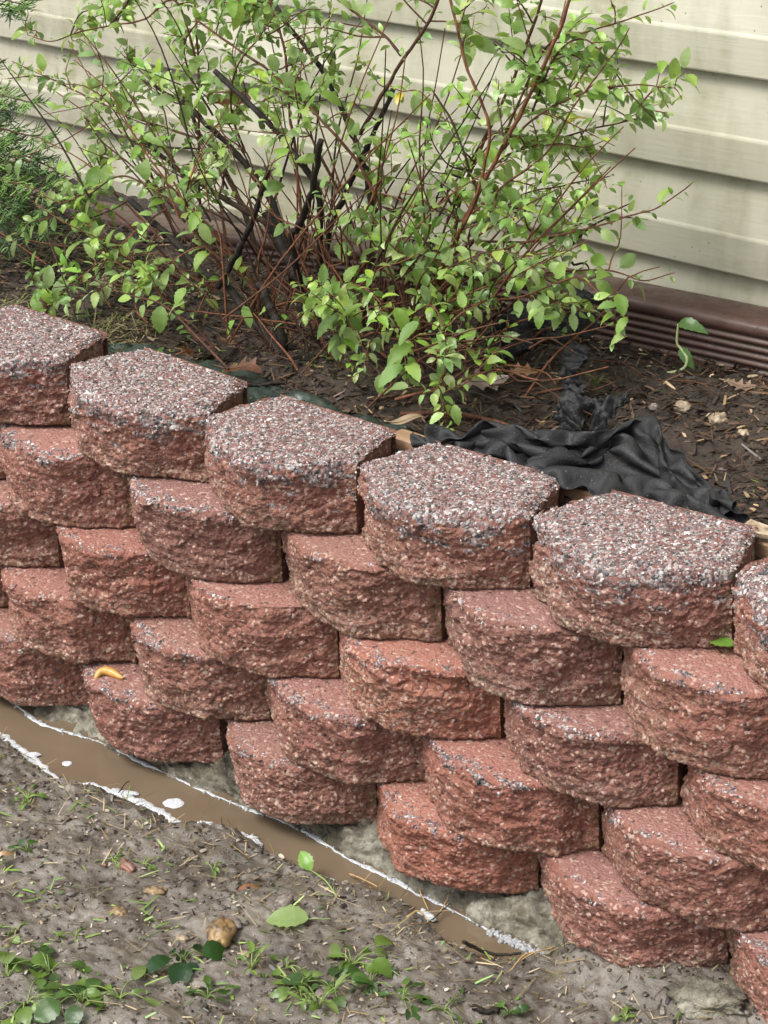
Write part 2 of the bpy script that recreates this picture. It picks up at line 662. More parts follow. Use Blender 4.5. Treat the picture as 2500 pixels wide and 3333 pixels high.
MAT = {
    'block': mat_block(),
    'stone': mat_vcol('aggregate_stones', .5, .45),
    'litter': mat_vcol('litter', .45, .45),
    'siding': mat_siding(),
    'pipe': mat_pipe(),
    'mud': mat_mud(),
    'soil': mat_soil(),
    'water': mat_water(),
    'foam': mat_foam(),
    'bubble': mat_bubble(),
    'thin_foam': mat_thin_foam(),
    'mortar': mat_mortar(),
    'fabric': mat_fabric(),
    'liner': mat_liner(),
    'bark': mat_bark(),
    'leaf': mat_leaf(),
    'conifer': mat_vcol('conifer_green', .45, .4, translucent=.2),
    'dead_leaf': mat_vcol('dead_leaf', .32, .5, bump=(120, .5, .002), translucent=.12),
    'wood': mat_noise('weathered_board', [(.3, (.19, .11, .06)), (.7, (.36, .23, .14))], 30, .6, vec=(.15, 1, 1)),
    'slug': mat_noise('yellow_slug_skin', [(.3, (.40, .19, .035)), (.7, (.56, .34, .09))], 110, .3, (260, .6, .0015), .5),
    'tentacle': mat_noise('pale_tentacle', [(.3, (.35, .26, .2)), (.7, (.5, .42, .36))], 90, .3),
    'yellow_stone': mat_noise('ochre_pebble', [(.38, (.07, .052, .035)), (.5, (.20, .13, .06)), (.7, (.33, .215, .09))], 55, .45),
    'pale_stone': mat_noise('pale_pebble', [(.35, (.12, .085, .055)), (.5, (.30, .23, .15)), (.7, (.46, .38, .27))], 70, .55),
    'red_stone': mat_noise('brick_chip', [(.35, (.10, .06, .042)), (.7, (.27, .13, .09))], 60, .5),
    'grey_stone': mat_noise('grey_pebble', [(.3, (.11, .09, .075)), (.7, (.22, .185, .155))], 60, .45),
}

# ------------------------------------------------------------------ the ground
WATER_Z = -0.600
FAR = np.array([(-0.4645, -0.0756), (-0.3289, -0.0606), (-0.1894, -0.064), (-0.0436, -0.0885), (0.0753, -0.0743), (0.19, -0.0768), (0.2577, -0.0767), (0.3206, -0.0774), (0.3998, -0.0761), (0.4963, -0.0683), (0.6068, -0.0802), (0.707, -0.0852), (0.8031, -0.0901), (0.8809, -0.0977), (0.9397, -0.1002), (0.9849, -0.0988)])
NEAR = np.array([(-0.307, -0.1682), (-0.1824, -0.1697), (-0.0606, -0.173), (0.0234, -0.1866), (0.1167, -0.2009), (0.1809, -0.1816), (0.2676, -0.175), (0.3638, -0.1804), (0.3991, -0.1568), (0.4513, -0.1409), (0.5283, -0.1524), (0.6279, -0.1517), (0.7194, -0.1256), (0.7792, -0.1256), (0.8603, -0.1641), (0.9345, -0.1667), (0.9702, -0.1417), (0.9874, -0.1022)])


def shore(tab, x):
    o = np.argsort(tab[:, 0])
    return np.interp(x, tab[o, 0], tab[o, 1])


def mud_height(x, y):
    x, y = np.asarray(x, float), np.asarray(y, float)
    wob = .006 * p2(x, y, 28, 5).reshape(x.shape) + .004 * p2(x, y, 70, 6).reshape(x.shape)
    dn = shore(NEAR, x) - y + wob          # > 0 on the near bank
    dx = (x - .985) * .8 + wob
    d = np.maximum(dn, dx)
    bank = .026 * (1 - np.exp(-np.clip(d, 0, 1) / .016)) + .012 * smooth(.08, .5, d)
    pit = np.clip(d, -.05, 0) * .9
    lumps = (fbm2(x, y, 9, 4, 20) * .010 + np.abs(fbm2(x, y, 22, 3, 30)) * .007 - .004
             + fbm2(x, y, 70, 3, 40) * .0022 + smooth(.18, .42, p2(x, y, 26, 45)) * .008 * (.4 + p2(x, y, 90, 46)) * smooth(-.1, .2, p2(x, y, 6, 47)) + p2(x * .45, y, 120, 48) * .0010).reshape(x.shape)
    right = .030 * smooth(.98, 1.10, x) * smooth(-.22, -.07, y)
    return WATER_Z + bank + pit + lumps * (.35 + .65 * smooth(0, .05, d)) + right


def bed_height(x, y):
    x, y = np.asarray(x, float), np.asarray(y, float)
    base = -.048 + .022 * smooth(.12, .55, y) + .008 * smooth(.3, .9, x) - .012 * smooth(.55, .64, y) + .022 * smooth(.15, -.45, x) * smooth(.42, .66, y) - .01 * smooth(-.1, -.8, x)
    mound = .03 * np.exp(-((x - .22) ** 2 / .08 + (y - .42) ** 2 / .03))
    lumps = (fbm2(x, y, 7, 3, 50) * .010 + fbm2(x, y, 26, 3, 60) * .006 + np.abs(fbm2(x, y, 60, 3, 70)) * .006).reshape(x.shape)
    return base + mound + lumps


def height_sheet(name, x0, x1, nx, y0, y1, ny, fn, mat, skirt=True):
    xs, ys = np.linspace(x0, x1, nx), np.linspace(y0, y1, ny)
    X, Y = np.meshgrid(xs, ys)
    Zv = fn(X, Y)
    if skirt:
        Zv[0, :] -= .06; Zv[-1, :] -= .06; Zv[:, 0] -= .06; Zv[:, -1] -= .06
    v = np.stack([X.ravel(), Y.ravel(), Zv.ravel()], 1)
    o = wobj(name, v, grid_faces(ny, nx), mat, loc=(0, 0, 0))
    return tag(o, kind='structure')


height_sheet('ground', -40, 40, 9, -60, -.02, 9, lambda X, Y: np.full(X.shape, -.66), MAT['mud'], False)
height_sheet('mud_ground', -.75, 1.75, 620, -.95, .02, 300, mud_height, MAT['mud'])
height_sheet('garden_bed', -1.9, 2.2, 620, .085, .93, 170, bed_height, MAT['soil'])

# puddle in the trench
xs = np.linspace(-.7, 1.02, 60)
wv = np.concatenate([np.stack([xs, shore(NEAR, xs) - .03, np.full(60, WATER_Z)], 1), np.stack([xs, np.full(60, -.02), np.full(60, WATER_Z)], 1)])
tag(wobj('puddle', wv, grid_faces(2, 60), MAT['water'], loc=(0, 0, WATER_Z)), 'brown muddy rain water standing in the trench', kind='structure')

# ------------------------------------------------------------------ house wall
SD = Vector((.9985, -.0549, 0)).normalized()          # direction of the siding
SN = Vector((-.0549, -.9985, 0)).normalized()         # outward


def sid(s, out, z):
    """point on the siding: s along, out from the wall face"""
    p = np.array([0, .80, 0])[None] + np.outer(s, SD) + np.outer(out, SN)
    p[:, 2] = z
    return p


house = empty('house_wall', (0, .8, -.2))
house['kind'] = 'thing'
tag(house, 'house wall clad in algae-stained cream lap siding behind the shrub', 'wall')
PITCH = .1555
prof = np.array([(.004, .005), (.015, .0), (.0185, .0005), (.0195, .003), (.0198, .020), (.0202, .0590), (.0194, .0620), (.0176, .0655), (.0122, .094),
                 (.0078, .12), (.0038, .145), (.0010, .170)])
zb = -.220
k = 0
ss = np.linspace(-3.0, 3.0, 41)
while zb < 2.7:
    rows = []
    for (o_, z_) in prof:
        wob = .0008 * np.sin(ss * 5 + k * 1.3) + .0006 * np.sin(ss * 13 + k * 2.1)
        rows.append(sid(ss, np.full(len(ss), o_) + wob, zb + z_ + .0012 * np.sin(ss * 2.2 + k)))
    v = np.concatenate(rows)
    me = mesh_np('siding_board', v - np.array(house.location), grid_faces(len(prof), len(ss), flip=False), None, False)
    b = obj('siding_board', me, MAT['siding'], house, house.location)
    zb += PITCH
    k += 1
# solid core behind the boards
cv = np.concatenate([sid(np.array([-3.0, 3.0]), np.array([o_, o_]), z_) for o_ in (-.25, -.002) for z_ in (-.3, 2.75)])
wobj('wall_core', cv, np.array([(0, 1, 3, 2), (4, 6, 7, 5), (0, 4, 5, 1), (2, 3, 7, 6), (0, 2, 6, 4), (1, 5, 7, 3)]), MAT['siding'], house, loc=tuple(house.location), smooth_shade=False)

# ------------------------------------------------------------------ downspout lying along the wall base
def make_downspout():
    pts = []
    h, d = .084, .098
    # front face with ribs (y = 0 front, +y to the house)
    pts.append((.004, -.004))
    n_rib = 5
    for i in range(n_rib):
        z0 = .004 + i * .0122
        pts += [(.0, z0), (.0, z0 + .005), (.0045, z0 + .0065), (.0045, z0 + .0105)]
    pts += [(.0, .066), (-.001, .072), (.001, .079), (.006, .0835), (.014, h), (.08, h), (.092, .080), (d, .070), (d, .0), (.09, -.006)]
    pts = np.array(pts)
    n = 60
    xs = np.linspace(-1.6, 2.0, n)
    v, npf = [], len(pts)
    for x in xs:
        y0 = .642 + .006 * x + .002 * math.sin(x * 3)
        z0 = -.041 + .012 * x + .002 * math.sin(x * 2.3 + 1) - .045 * float(smooth(.25, -.6, np.array(x)))
        v.append(np.stack([np.full(npf, x), y0 + pts[:, 0], z0 + pts[:, 1]], 1))
    v = np.concatenate(v)
    o = wobj('downspout', v, [grid_faces(n, npf, wrap=True, flip=True)], MAT['pipe'])
    tag(o, 'ribbed brown metal downspout lying on the soil along the siding', 'downspout')


make_downspout()

# ------------------------------------------------------------------ retaining wall of split-face blocks
PITCH_X = .300
ROW_Y = [0, -.0077, -.0154, -.0231, -.0308]
ROW_Q = [(.0342, -.0548, -.0940), (.003, -.0166, -.2215), (.016, -.0218, -.3389), (.0237, -.0252, -.4554), (-.0042, .0216, -.5755)]
JOINTS = [[-.599, -.299, .001, .309, .600, .897, 1.203, 1.503, 1.803],
          [-.754, -.454, -.154, .146, .454, .753, 1.048, 1.345, 1.645],
          [-.632, -.332, -.032, .262, .566, .862, 1.149, 1.450, 1.750],
          [-.772, -.472, -.168, .136, .427, .731, 1.033, 1.333, 1.633],
          [-.600, -.290, .015, .333, .639, .933, 1.236, 1.540, 1.840]]


def row_z(r, x):
    if r < 0:
        return row_z(0, x) + .1155
    a, b, c = ROW_Q[r]
    x = min(max(x, -.12), 1.25)
    return a * x * x + b * x + c


STONE_COLS = np.array([(.46, .42, .405), (.36, .31, .30), (.64, .61, .59), (.30, .19, .178), (.24, .125, .112), (.19, .085, .070), (.075, .072, .075), (.040, .039, .043), (.15, .142, .145), (.33, .26, .20), (.12, .13, .125)])
STONE_P = np.array([.12, .14, .055, .16, .15, .12, .09, .06, .08, .015, .03])
STONE_P = STONE_P / STONE_P.sum()


def make_block(r, j, x0, x1, parent):
    seed = 100 + r * 40 + j * 7
    rng = np.random.default_rng(seed)
    cap = r == 0
    xc = (x0 + x1) / 2
    w = (x1 - x0) - rng.uniform(.003, .006)
    zb0, zt = row_z(r, xc), row_z(r - 1, xc)
    H = zt - zb0 - .0012
    inview = (-.34 < x1) and (x0 < 1.38)
    NU = 150 if inview else 40
    NV = 46 if inview else 14
    NT = 34 if inview else 10
    bul = rng.uniform(.93, 1.06)
    # plan of the front face
    d = np.array([.0015, .018, .045, .075, .105])
    yy = np.array([-.010, -.024, -.046, -.067, -.080])
    jl, jr = rng.normal(0, .002, 5), rng.normal(0, .002, 5)
    cx = np.concatenate([-w / 2 + d, [0], (w / 2 - d)[::-1]])
    cy = np.concatenate([yy + jl, [-.086 + rng.normal(0, .0015)], (yy + jr)[::-1]]) * bul
    P = spline(np.stack([cx, cy, cx * 0], 1), 240)[:, :2]
    L = np.concatenate([[0], np.cumsum(np.linalg.norm(np.diff(P, axis=0), axis=1))])
    s = np.linspace(0, L[-1], NU + 1)
    P = np.stack([np.interp(s, L, P[:, 0]), np.interp(s, L, P[:, 1])], 1)
    T = np.gradient(P, axis=0)
    T /= np.linalg.norm(T, axis=1)[:, None]
    N = np.stack([T[:, 1], -T[:, 0]], 1)
    uu = np.linspace(0, 1, NU + 1)
    B = np.stack([(-.112 + .224 * uu), np.full(NU + 1, .112)], 1)
    D = B - P
    DL = np.linalg.norm(D, axis=1)
    D /= DL[:, None]
    # section rows: (inset fraction or metres, z, front weight)
    rt = (.017 if cap else .008) * rng.uniform(.85, 1.2)
    rows = [(.006, .0, 1.0), (.002, .002, 1.0)]
    for t in np.linspace(0, 1, NV):
        rows.append((0, .005 + (H - rt - .005) * t, 1.0))
    for a in np.linspace(15, 90, 6):
        a = math.radians(a)
        rows.append((rt * (1 - math.cos(a)), H - rt + rt * math.sin(a), math.cos(a) ** .6 if math.cos(a) > 0 else 0))
    nf = len(rows)
    E = np.zeros((nf + NT, NU + 1))
    Zz = np.zeros_like(E)
    W = np.zeros_like(E)
    for q, (e, z, wt) in enumerate(rows):
        E[q], Zz[q], W[q] = e, z, max(wt, 0)
    for q in range(NT):
        t = ((q + 1) / NT) ** 1.25
        E[nf + q] = rt + (DL - rt) * t
        Zz[nf + q] = H
    lean = (.008 if cap else .012) * np.clip(Zz / H, 0, 1) * np.clip(1 - E / .06, 0, 1) * (np.clip(-P[:, 1] / .086, 0, 1) ** .6)[None, :]
    X = P[None, :, 0] + D[None, :, 0] * E + N[None, :, 0] * lean
    Yv = P[None, :, 1] + D[None, :, 1] * E + N[None, :, 1] * lean
    # displacement
    sl = np.broadcast_to(s[None, :], E.shape)
    zz = Zz + E * .8
    ox, oy = rng.uniform(0, 50, 2)
    a_, b_ = (sl + ox).ravel(), (zz * 1.45 + oy).ravel()
    warp = .006 * p2(a_, b_, 45, seed)
    a2, b2 = a_ + warp, b_ + .006 * p2(a_, b_, 45, seed + 9)
    cr = (.0060 * p2(a_, b_, 13, seed + 1) + .0034 * p2(a_, b_, 34, seed + 2)
          + .0016 * plates(a2, b2, .017, seed + 3) + .0017 * plates(a2 + 3, b2, .008, seed + 4)
          + .0042 * plates(a2 * .7 + 5, b2, .055, seed + 14, .9) + .0018 * plates(a2 + 9, b2, .0045, seed + 5) + .0012 * p2(a_, b_, 240, seed + 6)).reshape(E.shape)
    # a fair share of undulating horizontal breaks
    cr += (.0016 * p2(a_ * .45, b_, 60, seed + 7)).reshape(E.shape)
    gx, gy = (X + ox).ravel(), (Yv + oy).ravel()
    tp = ((.0020 if cap else .0006) * p2(gx, gy, 38, seed + 8) + (.0010 if cap else .0004) * p2(gx, gy, 170, seed + 10)).reshape(E.shape)
    if cap:
        tp = tp + .0012 * plates(gx, gy, .007, seed + 12).reshape(E.shape)
    X = X + N[None, :, 0] * cr * W
    Yv = Yv + N[None, :, 1] * cr * W
    edge = smooth(0, .03, E)
    Zz = Zz + tp * (1 - W) * (.4 + .6 * edge) + cr * .35 * W * smooth(.3 * H, H, Zz) * (0 if not cap else 1) - cr.clip(0) * .25 * (W > 0) * (W < 1)
    if cap:
        Zz = Zz - .003 * (1 - edge) * (1 - W)
        wrow = np.linalg.norm(np.stack([X[:, -1] - X[:, 0], Yv[:, -1] - Yv[:, 0]], 1), axis=1)[:, None]
        ds = np.minimum(uu, 1 - uu)[None, :] * wrow
        db = np.clip(DL[None, :] - E, 0, 1)
        wear = .0065 * (1 - smooth(0, .015, ds)) + .0045 * (1 - smooth(0, .018, db))
        Zz = Zz - wear * (1 - W) * (1 + .9 * p2(gx, gy, 45, seed + 13).reshape(E.shape))
    V = np.stack([X.ravel(), Yv.ravel(), Zz.ravel()], 1)
    nrow, ncol = E.shape
    F = [grid_faces(nrow, ncol)]
    # attributes
    nz = fbm2(gx, gy + zz.ravel() * 3, 30, 3, seed + 20).reshape(E.shape)
    lowz = Zz / H
    if cap:
        agg = np.where(W < .9, 1.0, smooth(.50, .95, lowz + .55 * nz))
        top = np.zeros_like(E)
    else:
        strength = rng.uniform(.2, .9)
        if (r, j) in ((1, 2), (1, 3), (3, 5), (4, 6), (2, 7)):
            strength = 1.15
        side = smooth(.02, .2, uu) * smooth(1.0, .55, uu)
        agg = np.where(W < .5, smooth(.042, .006, E), smooth(.78, .99, lowz)) * (.45 + 1.3 * nz) * strength * (.35 + .65 * side[None, :])
        agg = np.clip(agg, 0, 1)
        top = (1 - W) * smooth(0, .012, E)
    left = smooth(.52, .1, uu)[None, :]
    es = rng.uniform(.15, .75)
    if (r, j) in ((2, 4),):
        es = 2.2
    eff = W * np.clip(np.maximum(smooth(.45, .03, lowz) * .8, left * smooth(.95, .3, lowz) * .9) + .35 * nz, 0, 1) * es
    if (r, j) == (2, 4):
        eff = W * np.clip(.75 + .9 * nz, 0, 1) * smooth(.95, .3, uu)[None, :] * smooth(.9, .5, lowz)
    moss = W * np.maximum(smooth(.06, .0, uu), smooth(.93, 1, uu))[None, :] * rng.uniform(.2, 1) + W * smooth(.15, 0, lowz) * .5
    brown = np.full(E.shape, {0: .1, 1: .35, 2: .3, 3: .3, 4: .15}[r] * rng.uniform(.2, 1.6)) + .25 * W * smooth(.5, 0, lowz)
    at = {'agg': agg.ravel(), 'eff': np.clip(eff, 0, 1).ravel(), 'top': top.ravel(), 'moss': np.clip(moss, 0, 1).ravel(), 'brown': np.clip(brown, 0, 1).ravel()}
    # sides, back and base
    off = len(V)
    sideV = []
    G = V.reshape(nrow, ncol, 3)
    for u_i, flip in ((0, True), (ncol - 1, False)):
        fr = G[:nf:3, u_i]
        frt = G[nf - 1, u_i]
        tpc = np.concatenate([[frt], G[nf + 1::3, u_i], [G[-1, u_i]]])
        fr = np.concatenate([fr, [frt]])
        S = tpc[None, :, :] + (fr - frt)[:, None, :] * np.array([1, 1, 1])
        if flip is False:
            S = S + .0008 * rng.normal(size=S.shape)
        n0, n1 = S.shape[:2]
        sideV.append(S.reshape(-1, 3))
        F.append(grid_faces(n0, n1, off, flip=flip))
        off += n0 * n1
    bx = np.array([(-.112, .112, 0), (.112, .112, 0), (.112, .112, H - .002), (-.112, .112, H - .002)])
    sideV.append(bx)
    F.append(np.array([(0, 3, 2, 1)]) + off)
    off += 4
    V = np.concatenate([V] + sideV)
    ns = off - nrow * ncol
    for kk in at:
        at[kk] = np.concatenate([at[kk], np.full(ns, {'agg': .35 if cap else 0., 'eff': 0., 'top': .4, 'moss': .25, 'brown': .3}[kk])])
    me = mesh_np('block', V, F, at)
    tilt = (row_z(r, x1) - row_z(r, x0)) / (x1 - x0)
    loc = (xc, ROW_Y[r] + rng.normal(0, .0025), zb0)
    ob = obj('block', me, MAT['block'], parent, loc, (0, -tilt, rng.normal(0, .012)))
    # loose-looking aggregate stones set in the weathered surface
    if inview:
        A = agg.ravel()
        want = 5000 if cap else int(460 * strength)
        if not cap:
            A = A * (A > .25)
        # weight by local cell area so that stones spread evenly
        du = np.linalg.norm(np.gradient(G, axis=1), axis=2).ravel()
        dv = np.linalg.norm(np.gradient(G, axis=0), axis=2).ravel()
        pw = A * du * dv
        if cap:
            pw *= np.where(W.ravel() > .9, .32, 1)
        if pw.sum() > 0:
            idx = rng.choice(len(A), size=want, p=pw / pw.sum())
            jit = np.stack([rng.uniform(-.0018, .0018, want), rng.uniform(-.0018, .0018, want), np.zeros(want)], 1)
            locs = V[idx] + jit
            nrm = np.stack([np.broadcast_to(N[None, :, 0], E.shape).ravel()[idx] * W.ravel()[idx], np.broadcast_to(N[None, :, 1], E.shape).ravel()[idx] * W.ravel()[idx], 1 - W.ravel()[idx] * .8], 1)
            nrm += rng.normal(0, .25, nrm.shape)
            sz = np.clip(rng.lognormal(math.log(.00136), .36, want), .0007, .0048)
            if j == 6 and cap:
                sz *= 1.3
            mats = frames(rng.normal(size=(want, 3)), nrm / np.linalg.norm(nrm, axis=1)[:, None])
            scl = np.stack([sz * rng.uniform(.8, 1.6, want), sz * rng.uniform(.7, 1.1, want), sz * rng.uniform(.4, .75, want)], 1)
            # frames() gives (dir, side, normal); dir is made perpendicular to the normal first
            nn = nrm / np.linalg.norm(nrm, axis=1)[:, None]
            dd = rng.normal(size=(want, 3))
            dd -= nn * (dd * nn).sum(1)[:, None]
            dd /= np.linalg.norm(dd, axis=1)[:, None]
            sd_ = np.cross(nn, dd)
            mats = np.stack([dd * scl[:, :1], sd_ * scl[:, 1:2], nn * scl[:, 2:3]], 2)
            cols = STONE_COLS[rng.choice(len(STONE_COLS), size=want, p=STONE_P)] * rng.uniform(.62, 1.08, (want, 1))
            sv, sf, sc = scatter(ICO_V, ICO_F, mats, locs - nn * sz[:, None] * .05, np.clip(cols, 0, .85), .16, rng)
            ag = obj('aggregate', mesh_np('aggregate', sv, sf, {'col': sc}, False), MAT['stone'], None)
            ag.parent = ob
            ag['kind'] = 'stuff'
    return ob


wall = empty('retaining_wall', (.6, 0, -.57))
wall['kind'] = 'thing'
tag(wall, 'garden retaining wall of five courses of rounded red split-face blocks', 'wall')
for r in range(5):
    J = JOINTS[r]
    for j in range(len(J) - 1):
        make_block(r, j, J[j], J[j + 1], wall)

# ------------------------------------------------------------------ mortar footing under the first course
def make_footing():
    xs = np.linspace(-.75, 1.12, 760)
    # cross-section: (y, z) from under the blocks to below the water
    sec = [(.03, -.566), (-.02, -.567), (-.045, -.569), (-.062, -.572), (-.075, -.577), (-.084, -.584), (-.090, -.591), (-.095, -.599), (-.099, -.609), (-.104, -.630), (-.106, -.66)]
    sec = spline([(a, b, 0) for a, b in sec], 76)
    X = np.repeat(xs[None], len(sec), 0)
    far = shore(FAR, xs)
    S = np.linspace(0, 1, len(sec))[:, None]
    sh = (far - (-.0945))[None] * smooth(.25, .75, S)
    Yv = sec[:, 0][:, None] + sh
    drop = np.interp(xs, [-.75, -.1, .05, .35, .7, 1.1], [-.014, -.010, -.006, .002, .006, .012])[None]
    Zv = sec[:, 1][:, None] + drop * smooth(.9, .1, S)
    n = fbm2(X.ravel(), (Yv + Zv).ravel(), 22, 4, 310).reshape(X.shape)
    n2 = plates(X.ravel(), (Yv + Zv * 1.3).ravel(), .016, 320).reshape(X.shape)
    body = smooth(0, .25, S)
    n3 = plates(X.ravel() + .004 * n.ravel(), (Yv + Zv * 1.3).ravel(), .007, 330).reshape(X.shape)
    Yv = Yv - (n * .014 + n2 * .0035 + n3 * .0018) * body
    Zv = Zv + (n * .009 + np.abs(n) * .007 + n2 * .003 + n3 * .0018) * smooth(1, .6, S)
    for jx in JOINTS[4]:
        bump_ = np.exp(-((X - jx - .01) / .05) ** 2) * np.exp(-((S - .38) / .22) ** 2)
        Zv = Zv + bump_ * (.010 + .012 * np.clip(n + n2 * .3, -.5, 1))
    # a broken hollow under the leftmost visible blocks
    hol = np.exp(-((X - .0) ** 2 / .0035)) * smooth(.15, .35, S) * smooth(.85, .6, S)
    Yv = Yv + .030 * hol
    Zv = Zv - .006 * hol
    v = np.stack([X.ravel(), Yv.ravel(), Zv.ravel()], 1)
    o = wobj('concrete_footing', v, grid_faces(len(sec), len(xs), flip=True), MAT['mortar'])
    tag(o, 'rough pale mortar footing under the bottom course of red blocks', 'footing', kind='thing')


make_footing()


def lump(name, centre, size, mat, seed, parent=None, sub=3, rough=.18, freq=2.2, rotz=0, facet=.0):
    v, f = ico_sub(sub)
    n = perlin(v * freq + seed * 3.1, seed) * rough + perlin(v * freq * 3 + seed, seed + 1) * rough * .35
    if facet:
        n += facet * plates(v[:, 0] + v[:, 2] * .5, v[:, 1] + v[:, 2] * .5, .45, seed)
    v = v * (1 + n)[:, None] * np.array(size)
    c, s = math.cos(rotz), math.sin(rotz)
    v = v @ np.array([[c, s, 0], [-s, c, 0], [0, 0, 1]])
    return obj(name, mesh_np(name, v, f), mat, parent, centre)


tag(lump('mortar_chunk', (1.2515, -0.1107, -0.548), (.050, .028, .024), MAT['mortar'], 5, sub=4, rough=.3, facet=.12, rotz=.3), 'broken pale mortar chunk in the mud under the end block', 'mortar chunk')
tag(lump('mortar_chunk', (0.8714, -0.0481, -0.575), (.055, .012, .010), MAT['mortar'], 8, sub=4, rough=.35, facet=.1, rotz=-.05), 'ragged mortar smear on the bottom edge of a block above the puddle', 'mortar smear')


# ------------------------------------------------------------------ foam on the puddle
def ribbon(path, width, height, seed, n=260, m=7, wob=.5):
    """flat-domed strip lying on the water along path"""
    C = spline(path, n)
    T = np.gradient(C, axis=0)
    T /= np.linalg.norm(T, axis=1)[:, None]
    Nn = np.stack([-T[:, 1], T[:, 0], 0 * T[:, 0]], 1)
    s = np.linspace(0, 1, n)
    q = np.concatenate([[0], np.cumsum(np.linalg.norm(np.diff(C, axis=0), axis=1))])
    wl_ = width * np.clip(.62 + wob * 1.6 * p2(q, q * 0 + seed, 16, seed) + wob * p2(q, q * 0, 60, seed + 1) * .8, .08, 2.4)
    wr_ = width * np.clip(.62 + wob * 1.6 * p2(q, q * 0 + 9, 13, seed + 2) + wob * p2(q, q * 0, 70, seed + 3) * .8, .08, 2.4)
    end = smooth(0, .04, s) * smooth(1, .96, s)
    rows = []
    for t in np.linspace(-1, 1, m):
        w_ = np.where(t < 0, wl_, wr_) * end
        z = height * math.sqrt(max(0, 1 - t * t)) * (.5 + .5 * np.minimum(w_ / width, 1.3)) + .0006
        p = C + Nn * (t * w_)[:, None]
        p[:, 2] += z * (1 + .3 * p2(p[:, 0], p[:, 1], 130, seed + 5))
        rows.append(p)
    return np.concatenate(rows), grid_faces(m, n, flip=True)


NW = [(float(a), float(b), WATER_Z) for a, b in NEAR]
fo = []
foam_near = [(x, y + .005, z) for x, y, z in NW[1:9]]
v, f = ribbon(foam_near, .0070, .0020, 41, n=420, wob=1.0)
tag(wobj('foam', v, f, MAT['foam']), 'smooth white foam scum along the muddy bank of the puddle', 'foam', kind='stuff')
FW = [(float(a), float(b) - .007, WATER_Z) for a, b in FAR]
v, f = ribbon(FW[1:], .0036, .0013, 43, n=620, wob=1.2)
parts = [(v, f)]
tag(wobj('foam', *join(parts), MAT['thin_foam']), 'thin bubbly white foam line along the mortar side of the puddle', 'foam', kind='stuff')
# bubbles: larger towards the closed end of the trench
rng = np.random.default_rng(77)
FC = spline(FW[1:], 400)
nb = 200
ti = (rng.beta(1.6, 1.0, nb) * 399).astype(int)
bl = FC[ti] + np.stack([rng.normal(0, .003, nb), rng.normal(0, .0032, nb), np.zeros(nb)], 1)
nb2 = 150
be = np.stack([rng.normal(.945, .028, nb2), np.zeros(nb2), np.zeros(nb2)], 1)
be[:, 1] = shore(FAR, be[:, 0]) - .008 + rng.normal(0, .004, nb2)
be[:, 2] = WATER_Z
bl = np.concatenate([bl, be])
rad = np.concatenate([np.clip(rng.lognormal(math.log(.0015), .45, nb), .0007, .0040), np.clip(rng.lognormal(math.log(.0024), .3, nb2), .001, .0045)])
iv, if_ = ico_sub(1)
mats = np.zeros((len(bl), 3, 3))
for q in range(3):
    mats[:, q, q] = rad
sv, sf, sc = scatter(iv, if_, mats, bl + np.array([0, 0, .0012]), np.ones((len(bl), 3)))
tag(wobj('bubbles', sv, sf, MAT['bubble']), 'clear soap-like bubbles in the foam beside the mortar', 'bubbles', kind='stuff')


def foam_patch(centre, rx, ry, rot, seed, label, irregular=.06, h=.0016):
    n, m = 64, 10
    th = np.linspace(0, 2 * math.pi, n, endpoint=False)
    rr = 1 + irregular * (perlin(np.stack([np.cos(th) * 1.5, np.sin(th) * 1.5, th * 0 + seed], 1), seed) * 2 + perlin(np.stack([np.cos(th) * 4, np.sin(th) * 4, th * 0 + seed], 1), seed + 1))
    rows = []
    for k_ in range(m):
        t = 1 - k_ / (m - 1) * .999
        x, y = rx * rr * t * np.cos(th), ry * rr * t * np.sin(th)
        z = h * np.sqrt(np.clip(1 - t ** 4, 0, 1)) + .0005
        rows.append(np.stack([x * math.cos(rot) - y * math.sin(rot), x * math.sin(rot) + y * math.cos(rot), np.full(n, 0) + z], 1))
    v = np.concatenate(rows)
    o = obj('foam_patch', mesh_np('foam_patch', v, grid_faces(m, n, wrap=True)), MAT['foam'], None, centre)
    return tag(o, label, 'foam patch')


foam_patch((0.3065, -0.1387, -0.6), .0165, .014, .3, 3, 'larger round white foam disc with a speck floating in the puddle')
foam_patch((0.085, -0.158, -0.6), .0085, .007, .3, 4, 'tiny round foam disc floating in the wide part of the puddle')
foam_patch((0.4794, -0.1502, -0.598), .026, .017, -.5, 5, 'bright white foam blob washed against the mud bank', .35, .004)
foam_patch((0.5266, -0.1653, -0.598), .014, .008, .9, 6, 'small torn foam scrap below the bright foam blob', .5, .003)
foam_patch((0.2167, -0.1756, -0.598), .024, .011, .5, 7, 'swollen foam bulge on the bank foam line', .35, .0045)
foam_patch((0.3925, -0.1597, -0.597), .016, .009, .2, 8, 'dirty foam scrap caught on mud clods', .6, .006)
foam_patch((0.6403, -0.1534, -0.598), .010, .006, .2, 9, 'foam fleck beside the green seedling at the bank', .6, .004)
foam_patch((0.8025, -0.1385, -0.597), .012, .009, .2, 10, 'foam clump tangled in bank roots', .6, .007)
foam_patch((0.0172, -0.181, -0.598), .022, .009, .55, 11, 'wide foam sheet at the far narrow bank', .35, .003)

